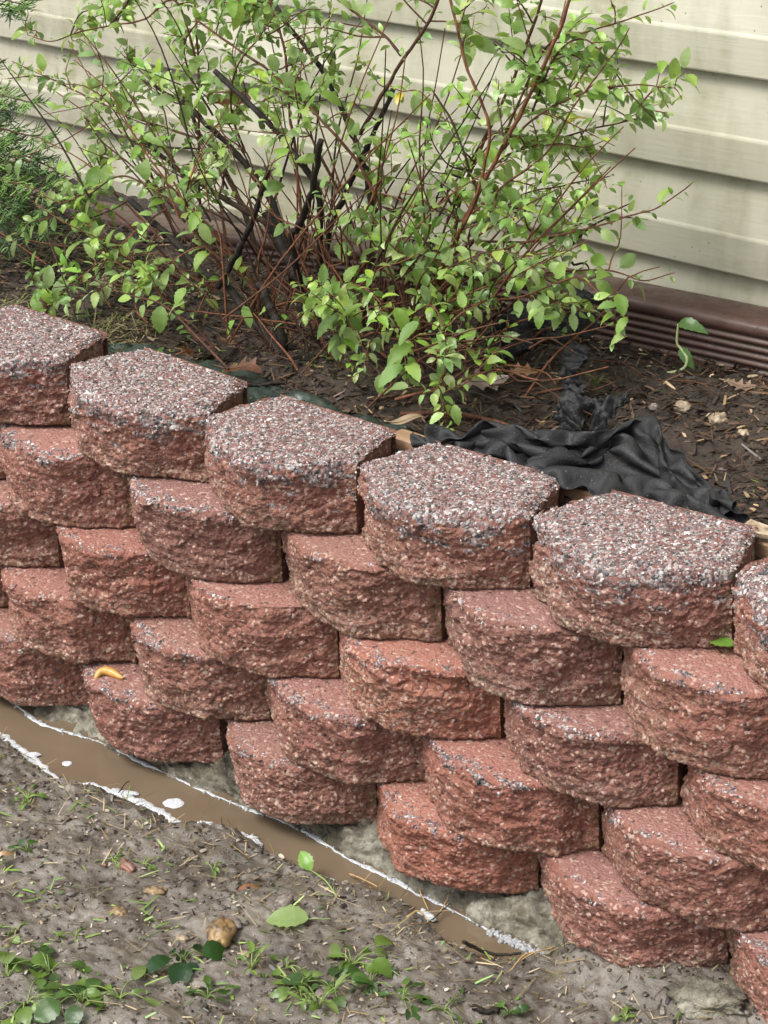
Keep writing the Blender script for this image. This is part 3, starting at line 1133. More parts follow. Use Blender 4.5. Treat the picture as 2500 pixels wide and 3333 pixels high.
# ------------------------------------------------------------------ slug on the ledge
def make_slug():
    path = [(0, 0, .0), (.006, .009, .007), (.016, .012, .0085), (.028, .006, .0075), (.040, -.004, .0062), (.046, -.0075, .0055)]
    C = spline(path, 40)
    t = np.linspace(0, 1, 40)
    r = .0066 * np.clip(np.sin(np.pi * np.clip(t * .93 + .035, 0, 1)), 0, 1) ** .5 * (1 - .25 * smooth(.6, 1, t)) + .0006
    v, f = tube(C, r, 14)
    v[:, 2] -= .0012
    base = np.array((0.1097, -0.1034, -0.462))
    # follow the photo's left-to-right lie on the ledge
    ang = math.radians(38)
    Rz = np.array([[math.cos(ang), -math.sin(ang), 0], [math.sin(ang), math.cos(ang), 0], [0, 0, 1]])
    e = empty('slug', tuple(base))
    tag(e, 'glossy yellow-orange slug crawling on a red block ledge', 'slug')
    obj('body', mesh_np('body', v @ Rz.T, f), MAT['slug'], e, tuple(base))
    head = C[-1]
    for q in (-1, 1):
        tp = [head + np.array([-.001, q * .0012, .001]), head + np.array([.004, q * .0022, .003]), head + np.array([.008, q * .003, .0042])]
        tv, tf = tube(spline(tp, 6), np.linspace(.0007, .0004, 6), 6)
        obj('tentacle', mesh_np('tentacle', tv @ Rz.T, tf), MAT['tentacle'], e, tuple(base))


make_slug()

# ------------------------------------------------------------------ leaves
def leaf_shape(rows=12, wid=.30, teeth=.10, fold=.16, bend=.25, tip=.0, seed=0, round_=1.0):
    """unit-length toothed leaf along +x, normal +z"""
    rng_ = np.random.default_rng(seed)
    t = np.linspace(0, 1, rows)
    w = wid * np.sin(np.pi * t ** (.90 * round_)) ** .72 * (1 - .12 * t) * 1.10
    w[0], w[-1] = .008, .004
    tooth = np.where(np.arange(rows) % 2 == 1, 1 + teeth, 1 - teeth * .6)
    w = w * tooth
    bz = -bend * t ** 2 + .05 * np.sin(t * math.pi)
    tw = rng_.uniform(-.12, .12)
    V = []
    for sgn, fr in ((-1, 1), (-1, .5), (1, 0), (1, .5), (1, 1)):
        y = sgn * w * fr
        z = bz + fold * np.abs(y) - .35 * fold * (np.abs(y) ** 2) / wid + tw * y * t
        if fr == .5:
            z = z + .012 * np.cos(np.arange(rows) * 1.9)
        V.append(np.stack([t, y, z], 1))
    v = np.concatenate(V)
    return v, grid_faces(5, rows, flip=False)


def petiole_shape(l=.22):
    v, f = tube([(-l, 0, .03), (0, 0, 0), (.25, 0, 0)], [.013, .012, .008], 4, False)
    return v, f[0]


LEAVES = []
for q in range(6):
    v, f = leaf_shape(12, random.uniform(.23, .33), random.uniform(.08, .15), random.uniform(.1, .5), random.uniform(.02, .45), seed=q, round_=random.uniform(.85, 1.05))
    pv, pf = petiole_shape(.14)
    LEAVES.append((np.concatenate([v, pv]), np.concatenate([f, pf + len(v)])))

GREENS = np.array([(.225, .365, .060), (.175, .30, .048), (.28, .42, .095), (.13, .23, .040), (.34, .47, .17), (.205, .32, .080), (.16, .275, .065), (.28, .39, .145)])

# ------------------------------------------------------------------ the leafy shrub
STEMS = [  # points, radius at base, radius at tip, redness, leafiness
    ([(0.207, 0.29, -0.0442), (0.1802, 0.2917, -0.0315), (0.1737, 0.2942, 0.0087), (0.1378, 0.2988, 0.0703), (0.1224, 0.3, 0.0841)], .0100, .0085, .0, 0),
    ([(0.18, 0.29, -0.0279), (0.1048, 0.3011, 0.0181), (0.0398, 0.311, 0.0628), (-0.016, 0.3166, 0.0702), (-0.0628, 0.3229, 0.096), (-0.1221, 0.3301, 0.1224), (-0.2067, 0.34, 0.1576)], .0085, .0060, .0, 0),
    ([(0.0334, 0.3, 0.0599), (0.0728, 0.2939, 0.1077), (0.1081, 0.288, 0.1536), (0.151, 0.2799, 0.2152), (0.1927, 0.27, 0.2898)], .0062, .0050, .0, 0),
    ([(0.1289, 0.4, -0.0132), (0.1095, 0.407, 0.053), (0.0776, 0.4127, 0.0997), (0.0457, 0.4179, 0.1411), (0.0346, 0.42, 0.1592)], .0115, .0100, .0, 0),
    ([(0.0484, 0.42, 0.1339), (-0.0094, 0.4265, 0.1466), (-0.0564, 0.4314, 0.1539), (-0.1401, 0.4406, 0.1749), (-0.2505, 0.4529, 0.2087), (-0.3003, 0.46, 0.241)], .0070, .0042, .1, .3),
    ([(0.165, 0.4, 0.0729), (0.1851, 0.3872, 0.21), (0.176, 0.384, 0.2394), (0.154, 0.3801, 0.2699), (0.1034, 0.3729, 0.3187), (0.0554, 0.367, 0.3552), (-0.0027, 0.36, 0.3969)], .0070, .0050, .0, 0),
    ([(0.2071, 0.45, -0.004), (0.2229, 0.4663, 0.097), (0.2175, 0.4774, 0.1631), (0.1984, 0.4881, 0.2227), (0.1652, 0.4989, 0.2794), (0.1379, 0.5064, 0.3166), (0.0922, 0.5172, 0.3677), (0.0414, 0.5271, 0.4105), (-0.0012, 0.5342, 0.438), (-0.0402, 0.5422, 0.475), (-0.0652, 0.55, 0.5166)], .0068, .0042, .0, .2),
    ([(0.1501, 0.37, 0.0469), (0.1621, 0.3449, 0.1507), (0.1797, 0.3394, 0.174), (0.2126, 0.3291, 0.217), (0.2461, 0.3153, 0.2737), (0.2741, 0.3, 0.3348)], .0068, .0058, .0, 0),
    ([(0.1262, 0.45, 0.0044), (0.1263, 0.4641, 0.1123), (0.1546, 0.4732, 0.1811), (0.1984, 0.4849, 0.2659), (0.2262, 0.493, 0.3226), (0.2492, 0.5, 0.3712)], .0062, .0050, .0, 0),
    ([(0.1934, 0.48, 0.2956), (0.2308, 0.4895, 0.3564), (0.2747, 0.5002, 0.4228), (0.32, 0.511, 0.4861), (0.3417, 0.52, 0.5426)], .0042, .0028, .35, .5),
    ([(0.2506, 0.52, 0.42), (0.2237, 0.5236, 0.4418), (0.1928, 0.5269, 0.4555), (0.1114, 0.5351, 0.4905), (0.0668, 0.54, 0.5149)], .0030, .0022, .3, .5),
    ([(0.0651, 0.45, 0.0252), (0.0106, 0.4715, 0.131), (-0.0333, 0.4823, 0.1775), (-0.1132, 0.4965, 0.2266), (-0.1877, 0.5081, 0.2605), (-0.2637, 0.52, 0.2985)], .0080, .0050, .0, .1),
    ([(-0.0469, 0.48, 0.0461), (-0.1036, 0.5007, 0.13), (-0.1789, 0.5209, 0.2039), (-0.2234, 0.5295, 0.2286), (-0.2645, 0.5405, 0.2699), (-0.398, 0.56, 0.3033)], .0060, .0036, .2, .5),
    ([(0.3504, 0.42, 0.0093), (0.3868, 0.4243, 0.0765), (0.4217, 0.4299, 0.1637), (0.4642, 0.4355, 0.2458), (0.5054, 0.4406, 0.3183), (0.5452, 0.4458, 0.3885), (0.5834, 0.4513, 0.463), (0.6085, 0.4553, 0.5147), (0.626, 0.46, 0.5774)], .0048, .0030, .95, .25),
    ([(0.3775, 0.4, 0.0435), (0.4242, 0.4036, 0.1487), (0.4777, 0.4068, 0.2368), (0.5033, 0.4097, 0.3178), (0.5071, 0.4116, 0.3699), (0.4761, 0.4141, 0.4272), (0.4584, 0.4157, 0.4657), (0.4354, 0.4187, 0.5403), (0.4275, 0.42, 0.5726)], .0036, .0026, .9, .35),
    ([(0.3135, 0.44, -0.0195), (0.3525, 0.4536, 0.0466), (0.3817, 0.4735, 0.1457), (0.3903, 0.4883, 0.2182), (0.4127, 0.5022, 0.2844), (0.4387, 0.5164, 0.3498), (0.465, 0.5294, 0.4072), (0.4877, 0.5463, 0.4832), (0.5036, 0.56, 0.5439)], .0042, .0026, .7, .4),
    ([(0.3753, 0.46, 0.0338), (0.4231, 0.4502, 0.1364), (0.4607, 0.4398, 0.2406), (0.452, 0.435, 0.2835), (0.4292, 0.4268, 0.3529), (0.396, 0.42, 0.4026)], .0034, .0018, .3, .8),
    ([(-0.1562, 0.44, 0.0038), (-0.1557, 0.4512, 0.1007), (-0.1599, 0.4628, 0.1976), (-0.1644, 0.4806, 0.3444), (-0.1764, 0.4958, 0.4659), (-0.1806, 0.5, 0.4992)], .0034, .0022, .8, .5),
    ([(0.1176, 0.42, 0.0906), (0.1007, 0.4306, 0.2097), (0.0906, 0.4372, 0.2832), (0.0798, 0.4405, 0.3188), (0.0674, 0.4498, 0.4199), (0.0348, 0.4573, 0.496), (0.0253, 0.46, 0.5238)], .0034, .0022, .75, .6),
    ([(0.2997, 0.44, 0.1174), (0.2599, 0.4253, 0.2351), (0.2069, 0.415, 0.3031), (0.1007, 0.3995, 0.3868), (-0.0017, 0.3871, 0.4392), (-0.0612, 0.38, 0.4703)], .0038, .0022, .6, .7),
    ([(-0.1203, 0.44, 0.3704), (-0.1515, 0.4274, 0.481), (-0.2222, 0.4211, 0.4456), (-0.2871, 0.416, 0.4314), (-0.3793, 0.4091, 0.4099), (-0.4434, 0.4043, 0.3888), (-0.4994, 0.4, 0.3949)], .0026, .0012, .6, .35),
    ([(-0.1525, 0.46, 0.2449), (-0.2604, 0.4378, 0.2656), (-0.3323, 0.4228, 0.2843), (-0.4097, 0.406, 0.3111), (-0.4667, 0.3944, 0.3268), (-0.5504, 0.38, 0.3156)], .0028, .0012, .5, 1.2),
    ([(-0.1903, 0.4, 0.1565), (-0.228, 0.3797, 0.2359), (-0.257, 0.3618, 0.307), (-0.2983, 0.3506, 0.3355), (-0.3558, 0.34, 0.3385)], .0024, .0012, .5, .9),
    ([(-0.0162, 0.36, 0.0666), (-0.0638, 0.3297, 0.1534), (-0.1141, 0.3091, 0.1974), (-0.1712, 0.2921, 0.2162), (-0.2354, 0.2741, 0.179), (-0.2919, 0.26, 0.1576)], .0028, .0014, .4, 1.3),
    ([(-0.1175, 0.38, 0.1244), (-0.1755, 0.3667, 0.1826), (-0.2461, 0.3534, 0.2311), (-0.2773, 0.3476, 0.2519), (-0.3044, 0.34, 0.2896)], .0026, .0014, .4, 1.0),
    ([(0.4069, 0.4, 0.087), (0.4959, 0.4041, 0.1611), (0.589, 0.4079, 0.205), (0.6829, 0.4118, 0.2373), (0.7666, 0.4154, 0.2726), (0.8063, 0.4172, 0.2899), (0.8561, 0.42, 0.3301)], .0032, .0012, .6, .75),
    ([(0.4041, 0.38, 0.0694), (0.5111, 0.395, 0.1226), (0.6131, 0.4094, 0.159), (0.7125, 0.4237, 0.1781), (0.7688, 0.4324, 0.1699), (0.8178, 0.44, 0.1878)], .0030, .0011, .5, .8),
    ([(0.4355, 0.46, 0.2246), (0.4759, 0.4809, 0.2946), (0.5859, 0.5108, 0.3416), (0.6923, 0.54, 0.3759)], .0026, .0012, .55, 1.0),
    ([(0.4996, 0.46, 0.3414), (0.5602, 0.4852, 0.4744), (0.6217, 0.4958, 0.4998), (0.7089, 0.5112, 0.5309), (0.7561, 0.52, 0.5514)], .0024, .0011, .6, .7),
    ([(0.5514, 0.46, 0.3829), (0.5849, 0.4718, 0.4661), (0.6287, 0.478, 0.4937), (0.6672, 0.4844, 0.4664), (0.6993, 0.4919, 0.4229), (0.7437, 0.5, 0.3834)], .0022, .0011, .4, .9),
    ([(0.5059, 0.44, 0.3185), (0.5622, 0.4556, 0.3763), (0.6386, 0.4726, 0.4192), (0.7033, 0.4858, 0.4345), (0.7721, 0.5, 0.4361)], .0024, .0011, .5, 1.0),
    ([(0.4159, 0.46, 0.1625), (0.533, 0.4933, 0.1732), (0.5873, 0.5106, 0.1998), (0.6757, 0.54, 0.2456)], .0024, .0013, .5, .9),
    ([(0.3935, 0.44, 0.1038), (0.459, 0.4753, 0.1954), (0.5059, 0.4961, 0.2416), (0.5688, 0.517, 0.2608), (0.637, 0.54, 0.28)], .0024, .0012, .5, 1.1),
    ([(0.4579, 0.42, 0.216), (0.5203, 0.4317, 0.2731), (0.5881, 0.4442, 0.3292), (0.6286, 0.4571, 0.4002), (0.6888, 0.4736, 0.4839), (0.7076, 0.48, 0.5173)], .0026, .0012, .6, .9),
    ([(0.3916, 0.36, 0.0349), (0.5157, 0.3549, 0.1052), (0.6143, 0.3508, 0.1394), (0.7086, 0.3466, 0.186), (0.7503, 0.3445, 0.1736), (0.784, 0.3422, 0.1463), (0.7821, 0.34, 0.1037)], .0028, .0010, .7, .8),
    ([(0.3997, 0.34, 0.0573), (0.4951, 0.3587, 0.1148), (0.5715, 0.3738, 0.1538), (0.6378, 0.3875, 0.1904), (0.6946, 0.4, 0.2249)], .0026, .0012, .7, 1.1),
    ([(0.3982, 0.32, 0.0627), (0.4915, 0.2863, 0.1196), (0.5398, 0.2583, 0.0939), (0.564, 0.229, 0.0575), (0.5806, 0.1996, 0.02), (0.613, 0.17, -0.0132)], .0020, .0010, .6, .9),
    ([(0.2656, 0.3, 0.0878), (0.3448, 0.2775, 0.1272), (0.4076, 0.2581, 0.1259), (0.4638, 0.2331, 0.1004), (0.5007, 0.211, 0.0711), (0.524, 0.19, 0.0393)], .0024, .0012, .6, 1.2),
    ([(0.2035, 0.3, 0.0377), (0.2857, 0.2672, 0.0931), (0.3368, 0.2486, 0.1152), (0.3841, 0.22, 0.0957)], .0020, .0010, .6, 1.2),
    ([(0.4512, 0.3, 0.0568), (0.5376, 0.2819, 0.0723), (0.6117, 0.2644, 0.0676), (0.6561, 0.25, 0.0459)], .0018, .0009, .5, .9),
    ([(0.0307, 0.25, -0.0216), (0.0181, 0.2507, -0.0132), (-0.0427, 0.2541, 0.0344), (-0.0968, 0.2565, 0.0611), (-0.1539, 0.2586, 0.0759), (-0.1957, 0.26, 0.0786)], .0022, .0011, .9, .7),
    ([(-0.1174, 0.34, 0.1581), (-0.1513, 0.3119, 0.1292), (-0.1793, 0.2848, 0.0968), (-0.2148, 0.2534, 0.0608), (-0.2525, 0.2227, 0.0271), (-0.2759, 0.1978, -0.0058), (-0.3175, 0.17, -0.0292)], .0022, .0010, .6, .8),
    ([(0.2314, 0.27, 0.044), (0.1836, 0.2647, 0.0415), (0.107, 0.2565, 0.0374), (0.0037, 0.2458, 0.0282), (-0.0532, 0.24, 0.0044)], .0020, .0012, .8, .45),
    ([(0.1011, 0.34, 0.0459), (0.0321, 0.3139, 0.1031), (-0.0093, 0.2961, 0.1472), (-0.0121, 0.2828, 0.1962), (0.0165, 0.27, 0.2491)], .0024, .0012, .3, 1.0),
    ([(0.3278, 0.36, 0.083), (0.4127, 0.3512, 0.1603), (0.4482, 0.3438, 0.233), (0.4341, 0.3365, 0.2961), (0.4194, 0.33, 0.3511)], .0026, .0012, .4, 1.1),
    ([(0.2966, 0.33, 0.0854), (0.3288, 0.3083, 0.1567), (0.3102, 0.2805, 0.226), (0.3038, 0.26, 0.28)], .0022, .0011, .6, .8),
    ([(0.2595, 0.3, 0.1466), (0.2446, 0.2878, 0.1916), (0.199, 0.2755, 0.2092), (0.1735, 0.2639, 0.2447), (0.2204, 0.25, 0.3055)], .0020, .0010, .7, .6),
    ([(0.417, 0.32, 0.0739), (0.4794, 0.3133, 0.1532), (0.5456, 0.3084, 0.1947), (0.6089, 0.3039, 0.2208), (0.6615, 0.3, 0.2173)], .0022, .0010, .5, 1.1),
    ([(0.2228, 0.4, 0.2129), (0.1955, 0.381, 0.2875), (0.1742, 0.3658, 0.3464), (0.1813, 0.352, 0.4076), (0.2427, 0.34, 0.4522)], .0024, .0012, .5, 1.1),
    ([(-0.0052, 0.42, 0.2506), (-0.0145, 0.4034, 0.3218), (0.0176, 0.3876, 0.3963), (0.0876, 0.3726, 0.4578), (0.1425, 0.36, 0.5081)], .0024, .0012, .5, 1.2),
    ([(-0.1154, 0.46, 0.2895), (-0.1501, 0.4468, 0.358), (-0.1463, 0.4378, 0.4139), (-0.0889, 0.4286, 0.4667), (-0.0444, 0.42, 0.5166)], .0024, .0012, .5, 1.2),
]

BASE = (.22, .38, -.03)
shrub = empty('leafy_shrub', BASE)
tag(shrub, 'leafy green spirea shrub with dark wet stems in the bed by the siding', 'shrub')
TWIGS = []          # (points, r0, r1, redness, leafiness)
stem_samples = []
for pts, r0, r1, red, leafy in STEMS:
    r0, r1 = r0 * .84, r1 * .84
    n = max(14, int(len(pts) * 9))
    C = spline(pts, n)
    C = C + np.stack([p2(np.arange(n) * .2, np.zeros(n) + r0 * 9e3, 1.3, q) for q in (3, 4, 5)], 1) * min(r0 * .5, .003) * smooth(0, .15, np.linspace(0, 1, n))[:, None]
    R = np.linspace(r0, r1, n) * (1 + .22 * p2(np.arange(n) * .5, np.zeros(n) + r0 * 5e3, 1.1, 7))
    if r1 < .0035:
        R[-1] *= .5
    if r0 > .004:      # knots
        for kq in range(3, n - 2, 7):
            R[kq] *= 1.22
    v, f = tube(C, R, 8 if r0 > .004 else 5)
    o = wobj('stem', v, f, MAT['bark'], shrub, {'red': np.clip(np.full(len(v), red) + .3 * np.repeat(np.linspace(0, 1, n), (len(v) - 2) // n).tolist().__len__() * 0, 0, 1)}, loc=tuple(C[0]))
    stem_samples.append((C, r0, r1, red))
    TWIGS.append((C, r0, r1, red, leafy))

rng = np.random.default_rng(5)


def ok_point(p):
    side = .80 - .055 * p[0]
    if p[1] > side - .035 or p[1] < .10 or p[2] < -.02:
        return False
    # room the shrub takes up: a leaning fan, wider towards the top
    xr = .66 + .20 * np.clip(p[2] / .45, 0, 1) - .35 * (p[1] - .42)
    xl = -.66 - .25 * np.clip(p[2] / .5, 0, 1)
    return xl < p[0] < xr and p[2] < .62


# leafy side twigs: each grows from the nearest stem into one of the clumps of the crown (centre, amount)
CLUMPS = [((-0.4752, 0.4, 0.3125), 1), ((-0.3698, 0.42, 0.2809), 2), ((-0.2907, 0.46, 0.323), 2), ((-0.2693, 0.48, 0.3932), 2), ((-0.1333, 0.46, 0.4418), 3), ((0.0017, 0.42, 0.4551), 3), ((0.0933, 0.42, 0.4645), 2), ((-0.0469, 0.42, 0.3751), 2), ((0.0163, 0.44, 0.3637), 2), ((0.117, 0.42, 0.3796), 1.5), ((0.1088, 0.5, 0.4522), 1.5), ((-0.1516, 0.42, 0.293), 2), ((-0.2595, 0.42, 0.2308), 2), ((-0.2897, 0.38, 0.2029), 1.5), ((-0.3139, 0.3, 0.1527), 2.5), ((-0.2549, 0.32, 0.1491), 2), ((-0.1683, 0.36, 0.1852), 2), ((-0.0424, 0.36, 0.2431), 2), ((-0.0073, 0.32, 0.1959), 1.5), ((0.0265, 0.38, 0.2942), 1.5), ((0.1648, 0.34, 0.2921), 1.5), ((0.1719, 0.4, 0.3391), 1.5), ((0.181, 0.48, 0.3757), 1.2), ((0.2514, 0.46, 0.2781), 2), ((0.3235, 0.44, 0.2414), 2), ((0.3292, 0.46, 0.34), 1), ((0.3829, 0.46, 0.2967), 1.5), ((0.4518, 0.48, 0.491), 1.5), ((0.4084, 0.48, 0.5071), 1), ((0.537, 0.48, 0.4593), 2), ((0.581, 0.5, 0.5008), 2), ((0.6305, 0.5, 0.4459), 2), ((0.5472, 0.5, 0.3881), 2), ((0.5978, 0.5, 0.3531), 2), ((0.4928, 0.48, 0.3291), 2), ((0.5358, 0.48, 0.2786), 2), ((0.6041, 0.48, 0.2606), 1.5), ((0.4538, 0.46, 0.242), 1.5), ((0.4033, 0.42, 0.1999), 2), ((0.3098, 0.42, 0.1846), 2), ((0.2761, 0.38, 0.1589), 1.5), ((0.5017, 0.42, 0.1871), 2), ((0.58, 0.42, 0.2004), 2), ((0.6641, 0.42, 0.2007), 2), ((0.5667, 0.38, 0.1513), 2), ((0.6515, 0.38, 0.1526), 2), ((0.4613, 0.38, 0.1541), 2), ((0.4042, 0.36, 0.1271), 1.5), ((0.3579, 0.24, 0.1069), 2), ((0.5, 0.2, 0.0885), 2), ((0.4625, 0.2, 0.0448), 1), ((0.3094, 0.25, 0.0726), 1), ((-0.2515, 0.2, 0.0505), 1), ((-0.114, 0.24, 0.0488), 1.2), ((-0.0416, 0.22, 0.0203), 1), ((0.005, 0.3, 0.1175), 1.2), ((-0.0222, 0.28, 0.0709), 1), ((-0.2963, 0.18, -0.0097), 0.8), ((-0.1647, 0.26, 0.0825), 1), ((0.5859, 0.2, 0.0638), 0.8), ((0.6464, 0.5, 0.4877), 1), ((0.697, 0.52, 0.4631), 0.6), ((0.6576, 0.52, 0.4115), 1), ((0.714, 0.52, 0.405), 0.5), ((0.6716, 0.33, 0.1349), 1), ((0.5263, 0.33, 0.0997), 1.2), ((-0.5454, 0.44, 0.3953), 0.7), ((-0.4175, 0.46, 0.4289), 0.8), ((-0.2941, 0.46, 0.4876), 1.5), ((-0.1044, 0.46, 0.5197), 2), ((0.0713, 0.46, 0.5351), 2), ((0.2291, 0.5, 0.5357), 1), ((0.5228, 0.5, 0.5619), 1.5), ((0.6457, 0.5, 0.5663), 1)]
ALLP = np.concatenate([c[int(len(c) * .15):] for c, _, _, _ in stem_samples])
CROWN = np.array([.20, .36, -.10])
n_tw = 0
for cc, amount in CLUMPS:
    cc = np.array(cc)
    for rep_ in range(int(amount * 2.75 + rng.random())):
        tgt = cc + rng.normal(0, .034, 3) * np.array([1.1, .8, 1.0])
        if tgt[2] < -.005 or tgt[1] > .74 - .055 * tgt[0] or tgt[1] < .13:
            continue
        rel = ALLP - tgt
        dist = np.linalg.norm(rel, axis=1) + .35 * np.abs(np.linalg.norm(rel, axis=1) - .11) + np.where(np.linalg.norm(ALLP - CROWN, axis=1) < np.linalg.norm(tgt - CROWN), 0, .15)
        st = ALLP[np.argmin(dist + rng.uniform(0, .06, len(dist)))]
        outd = tgt - st
        L0 = np.linalg.norm(outd)
        if L0 > .34:
            continue
        outd = outd / (L0 + 1e-9)
        ext = rng.uniform(.03, .08)
        end = tgt + (outd * .8 + rng.normal(0, .3, 3) + np.array([0, -.1, .1])) * ext
        if end[2] < -.01 or end[1] > .75 - .055 * end[0]:
            continue
        C = spline([st, (st + tgt) / 2 + rng.normal(0, .07, 3) * L0, tgt, end], 14)
        r0 = rng.uniform(.0010, .0018)
        red = rng.uniform(.2, 1)
        v, f = tube(C, np.linspace(r0, .0006, 14), 4, False)
        wobj('twig', v, f, MAT['bark'], shrub, {'red': np.full(len(v), red)}, loc=tuple(C[0]))
        TWIGS.append((C, r0, .0006, red, rng.choice([.7, 1.0, 1.3])))
        n_tw += 1
print('twigs', n_tw)
# bare brown shoots crowding the crown
for q in range(130):
    start = np.array([rng.normal(.20, .20), rng.normal(.38, .08), bed_height(np.array([.2]), np.array([.4]))[0] - .01])
    dirv = np.array([(start[0] - .2) * 2 + rng.normal(0, .6), rng.normal(0, .35), rng.uniform(.25, 1.2)])
    dirv /= np.linalg.norm(dirv)
    ln = rng.uniform(.12, .40)
    P = [start + dirv * ln * t + np.array([0, 0, -.25 * ln * t * t]) + rng.normal(0, .008, 3) * (t > 0) for t in np.linspace(0, 1, 5)]
    if P[-1][1] > .70 or P[-1][1] < .16 or min(p[2] for p in P[1:]) < -.03:
        continue
    C = spline(P, 12)
    v, f = tube(C, np.linspace(rng.uniform(.0012, .003), .0009, 12), 5, False)
    wobj('twig', v, f, MAT['bark'], shrub, {'red': np.full(len(v), rng.uniform(.1, .9))}, loc=tuple(C[0]))

# long straight bare shoots fanning through the middle of the shrub
for q in range(130):
    start = np.array([rng.normal(.18, .17), rng.normal(.41, .08), -.01])
    out = (start[0] - .18) * 3.2 + rng.normal(0, .45)
    dirv = np.array([out, rng.normal(.0, .18), rng.uniform(.55, 1.1)])
    dirv /= np.linalg.norm(dirv)
    ln = rng.uniform(.22, .62)
    s0 = rng.uniform(0, .25)
    P = [start + dirv * (s0 + (ln - s0) * t) + rng.normal(0, .006, 3) + np.array([0, 0, -.06 * t * t]) for t in np.linspace(0, 1, 4)]
    if not (ok_point(P[-1]) and ok_point(P[1])):
        continue
    C = spline(P, 10)
    v, f = tube(C, np.linspace(rng.uniform(.0012, .0026), .0009, 10), 5, False)
    wobj('twig', v, f, MAT['bark'], shrub, {'red': np.full(len(v), rng.choice([.05, .15, .5, .8, .95]))}, loc=tuple(C[0]))

ALLP2 = np.concatenate([t[0] for t in TWIGS])
# leaves along the twigs
Ls = []   # position, dir, normal, length, colour, variant
CAMP = np.array([2.4126, -2.02693, 1.12842])
for C, r0, r1, red, leafy in TWIGS:
    if leafy <= 0:
        continue
    seg = np.linalg.norm(np.diff(C, axis=0), axis=1)
    tot = seg.sum()
    L = np.concatenate([[0], np.cumsum(seg)])
    big = rng.uniform(.8, 1.25)
    pos = tot * (.3 if r0 > .003 else (.12 if r0 > .0021 else .08))
    ang = rng.uniform(0, 6.28)
    tone = GREENS[rng.integers(len(GREENS))]
    while pos < tot:
        k_ = min(np.searchsorted(L, pos), len(C) - 1)
        p = C[k_ - 1] + (C[k_] - C[k_ - 1]) * ((pos - L[k_ - 1]) / (seg[k_ - 1] + 1e-9)) if k_ > 0 else C[0]
        tan = C[k_] - C[max(k_ - 1, 0)]
        tan = tan / (np.linalg.norm(tan) + 1e-9)
        for rep in range(1 if rng.random() < .62 else 2):
            ang += 2.4
            a = np.cross(tan, (.3, .2, .93)); a /= np.linalg.norm(a) + 1e-9
            b = np.cross(tan, a)
            rad_ = a * math.cos(ang) + b * math.sin(ang)
            dirv = tan * rng.uniform(.3, .9) + rad_ * 1.0 + np.array([0, 0, -.12])
            nrm = np.array([0, -.25, 1.0]) + rng.normal(0, .38, 3)
            frac = pos / tot
            ln = float(np.clip(rng.lognormal(math.log(.0205), .33), .009, .035)) * big * (1.0 - .35 * max(0, frac - .75) / .25)
            if rng.random() < .2:
                ln *= .62
            colr = tone * rng.uniform(.55, 1.4) * np.array([rng.uniform(.85, 1.2), 1, rng.uniform(.8, 1.3)])
            if rng.random() < .005:
                colr = np.array([.55, .44, .04])
            q_ = p + rad_ * (r0 + .14 * ln)
            tipp = q_ + dirv / np.linalg.norm(dirv) * ln
            if tipp[2] < -.035 or tipp[1] > .775 - .055 * tipp[0]:
                continue
            core = math.exp(-((q_[0] - .04) / .25) ** 2 - ((q_[2] - .09) / .17) ** 2)
            if q_[1] > .26 and rng.random() < .55 * core:
                continue
            Ls.append((q_, dirv, nrm, ln, colr, rng.integers(6)))
        pos += rng.uniform(.011, .022) / max(leafy, .2) * .80
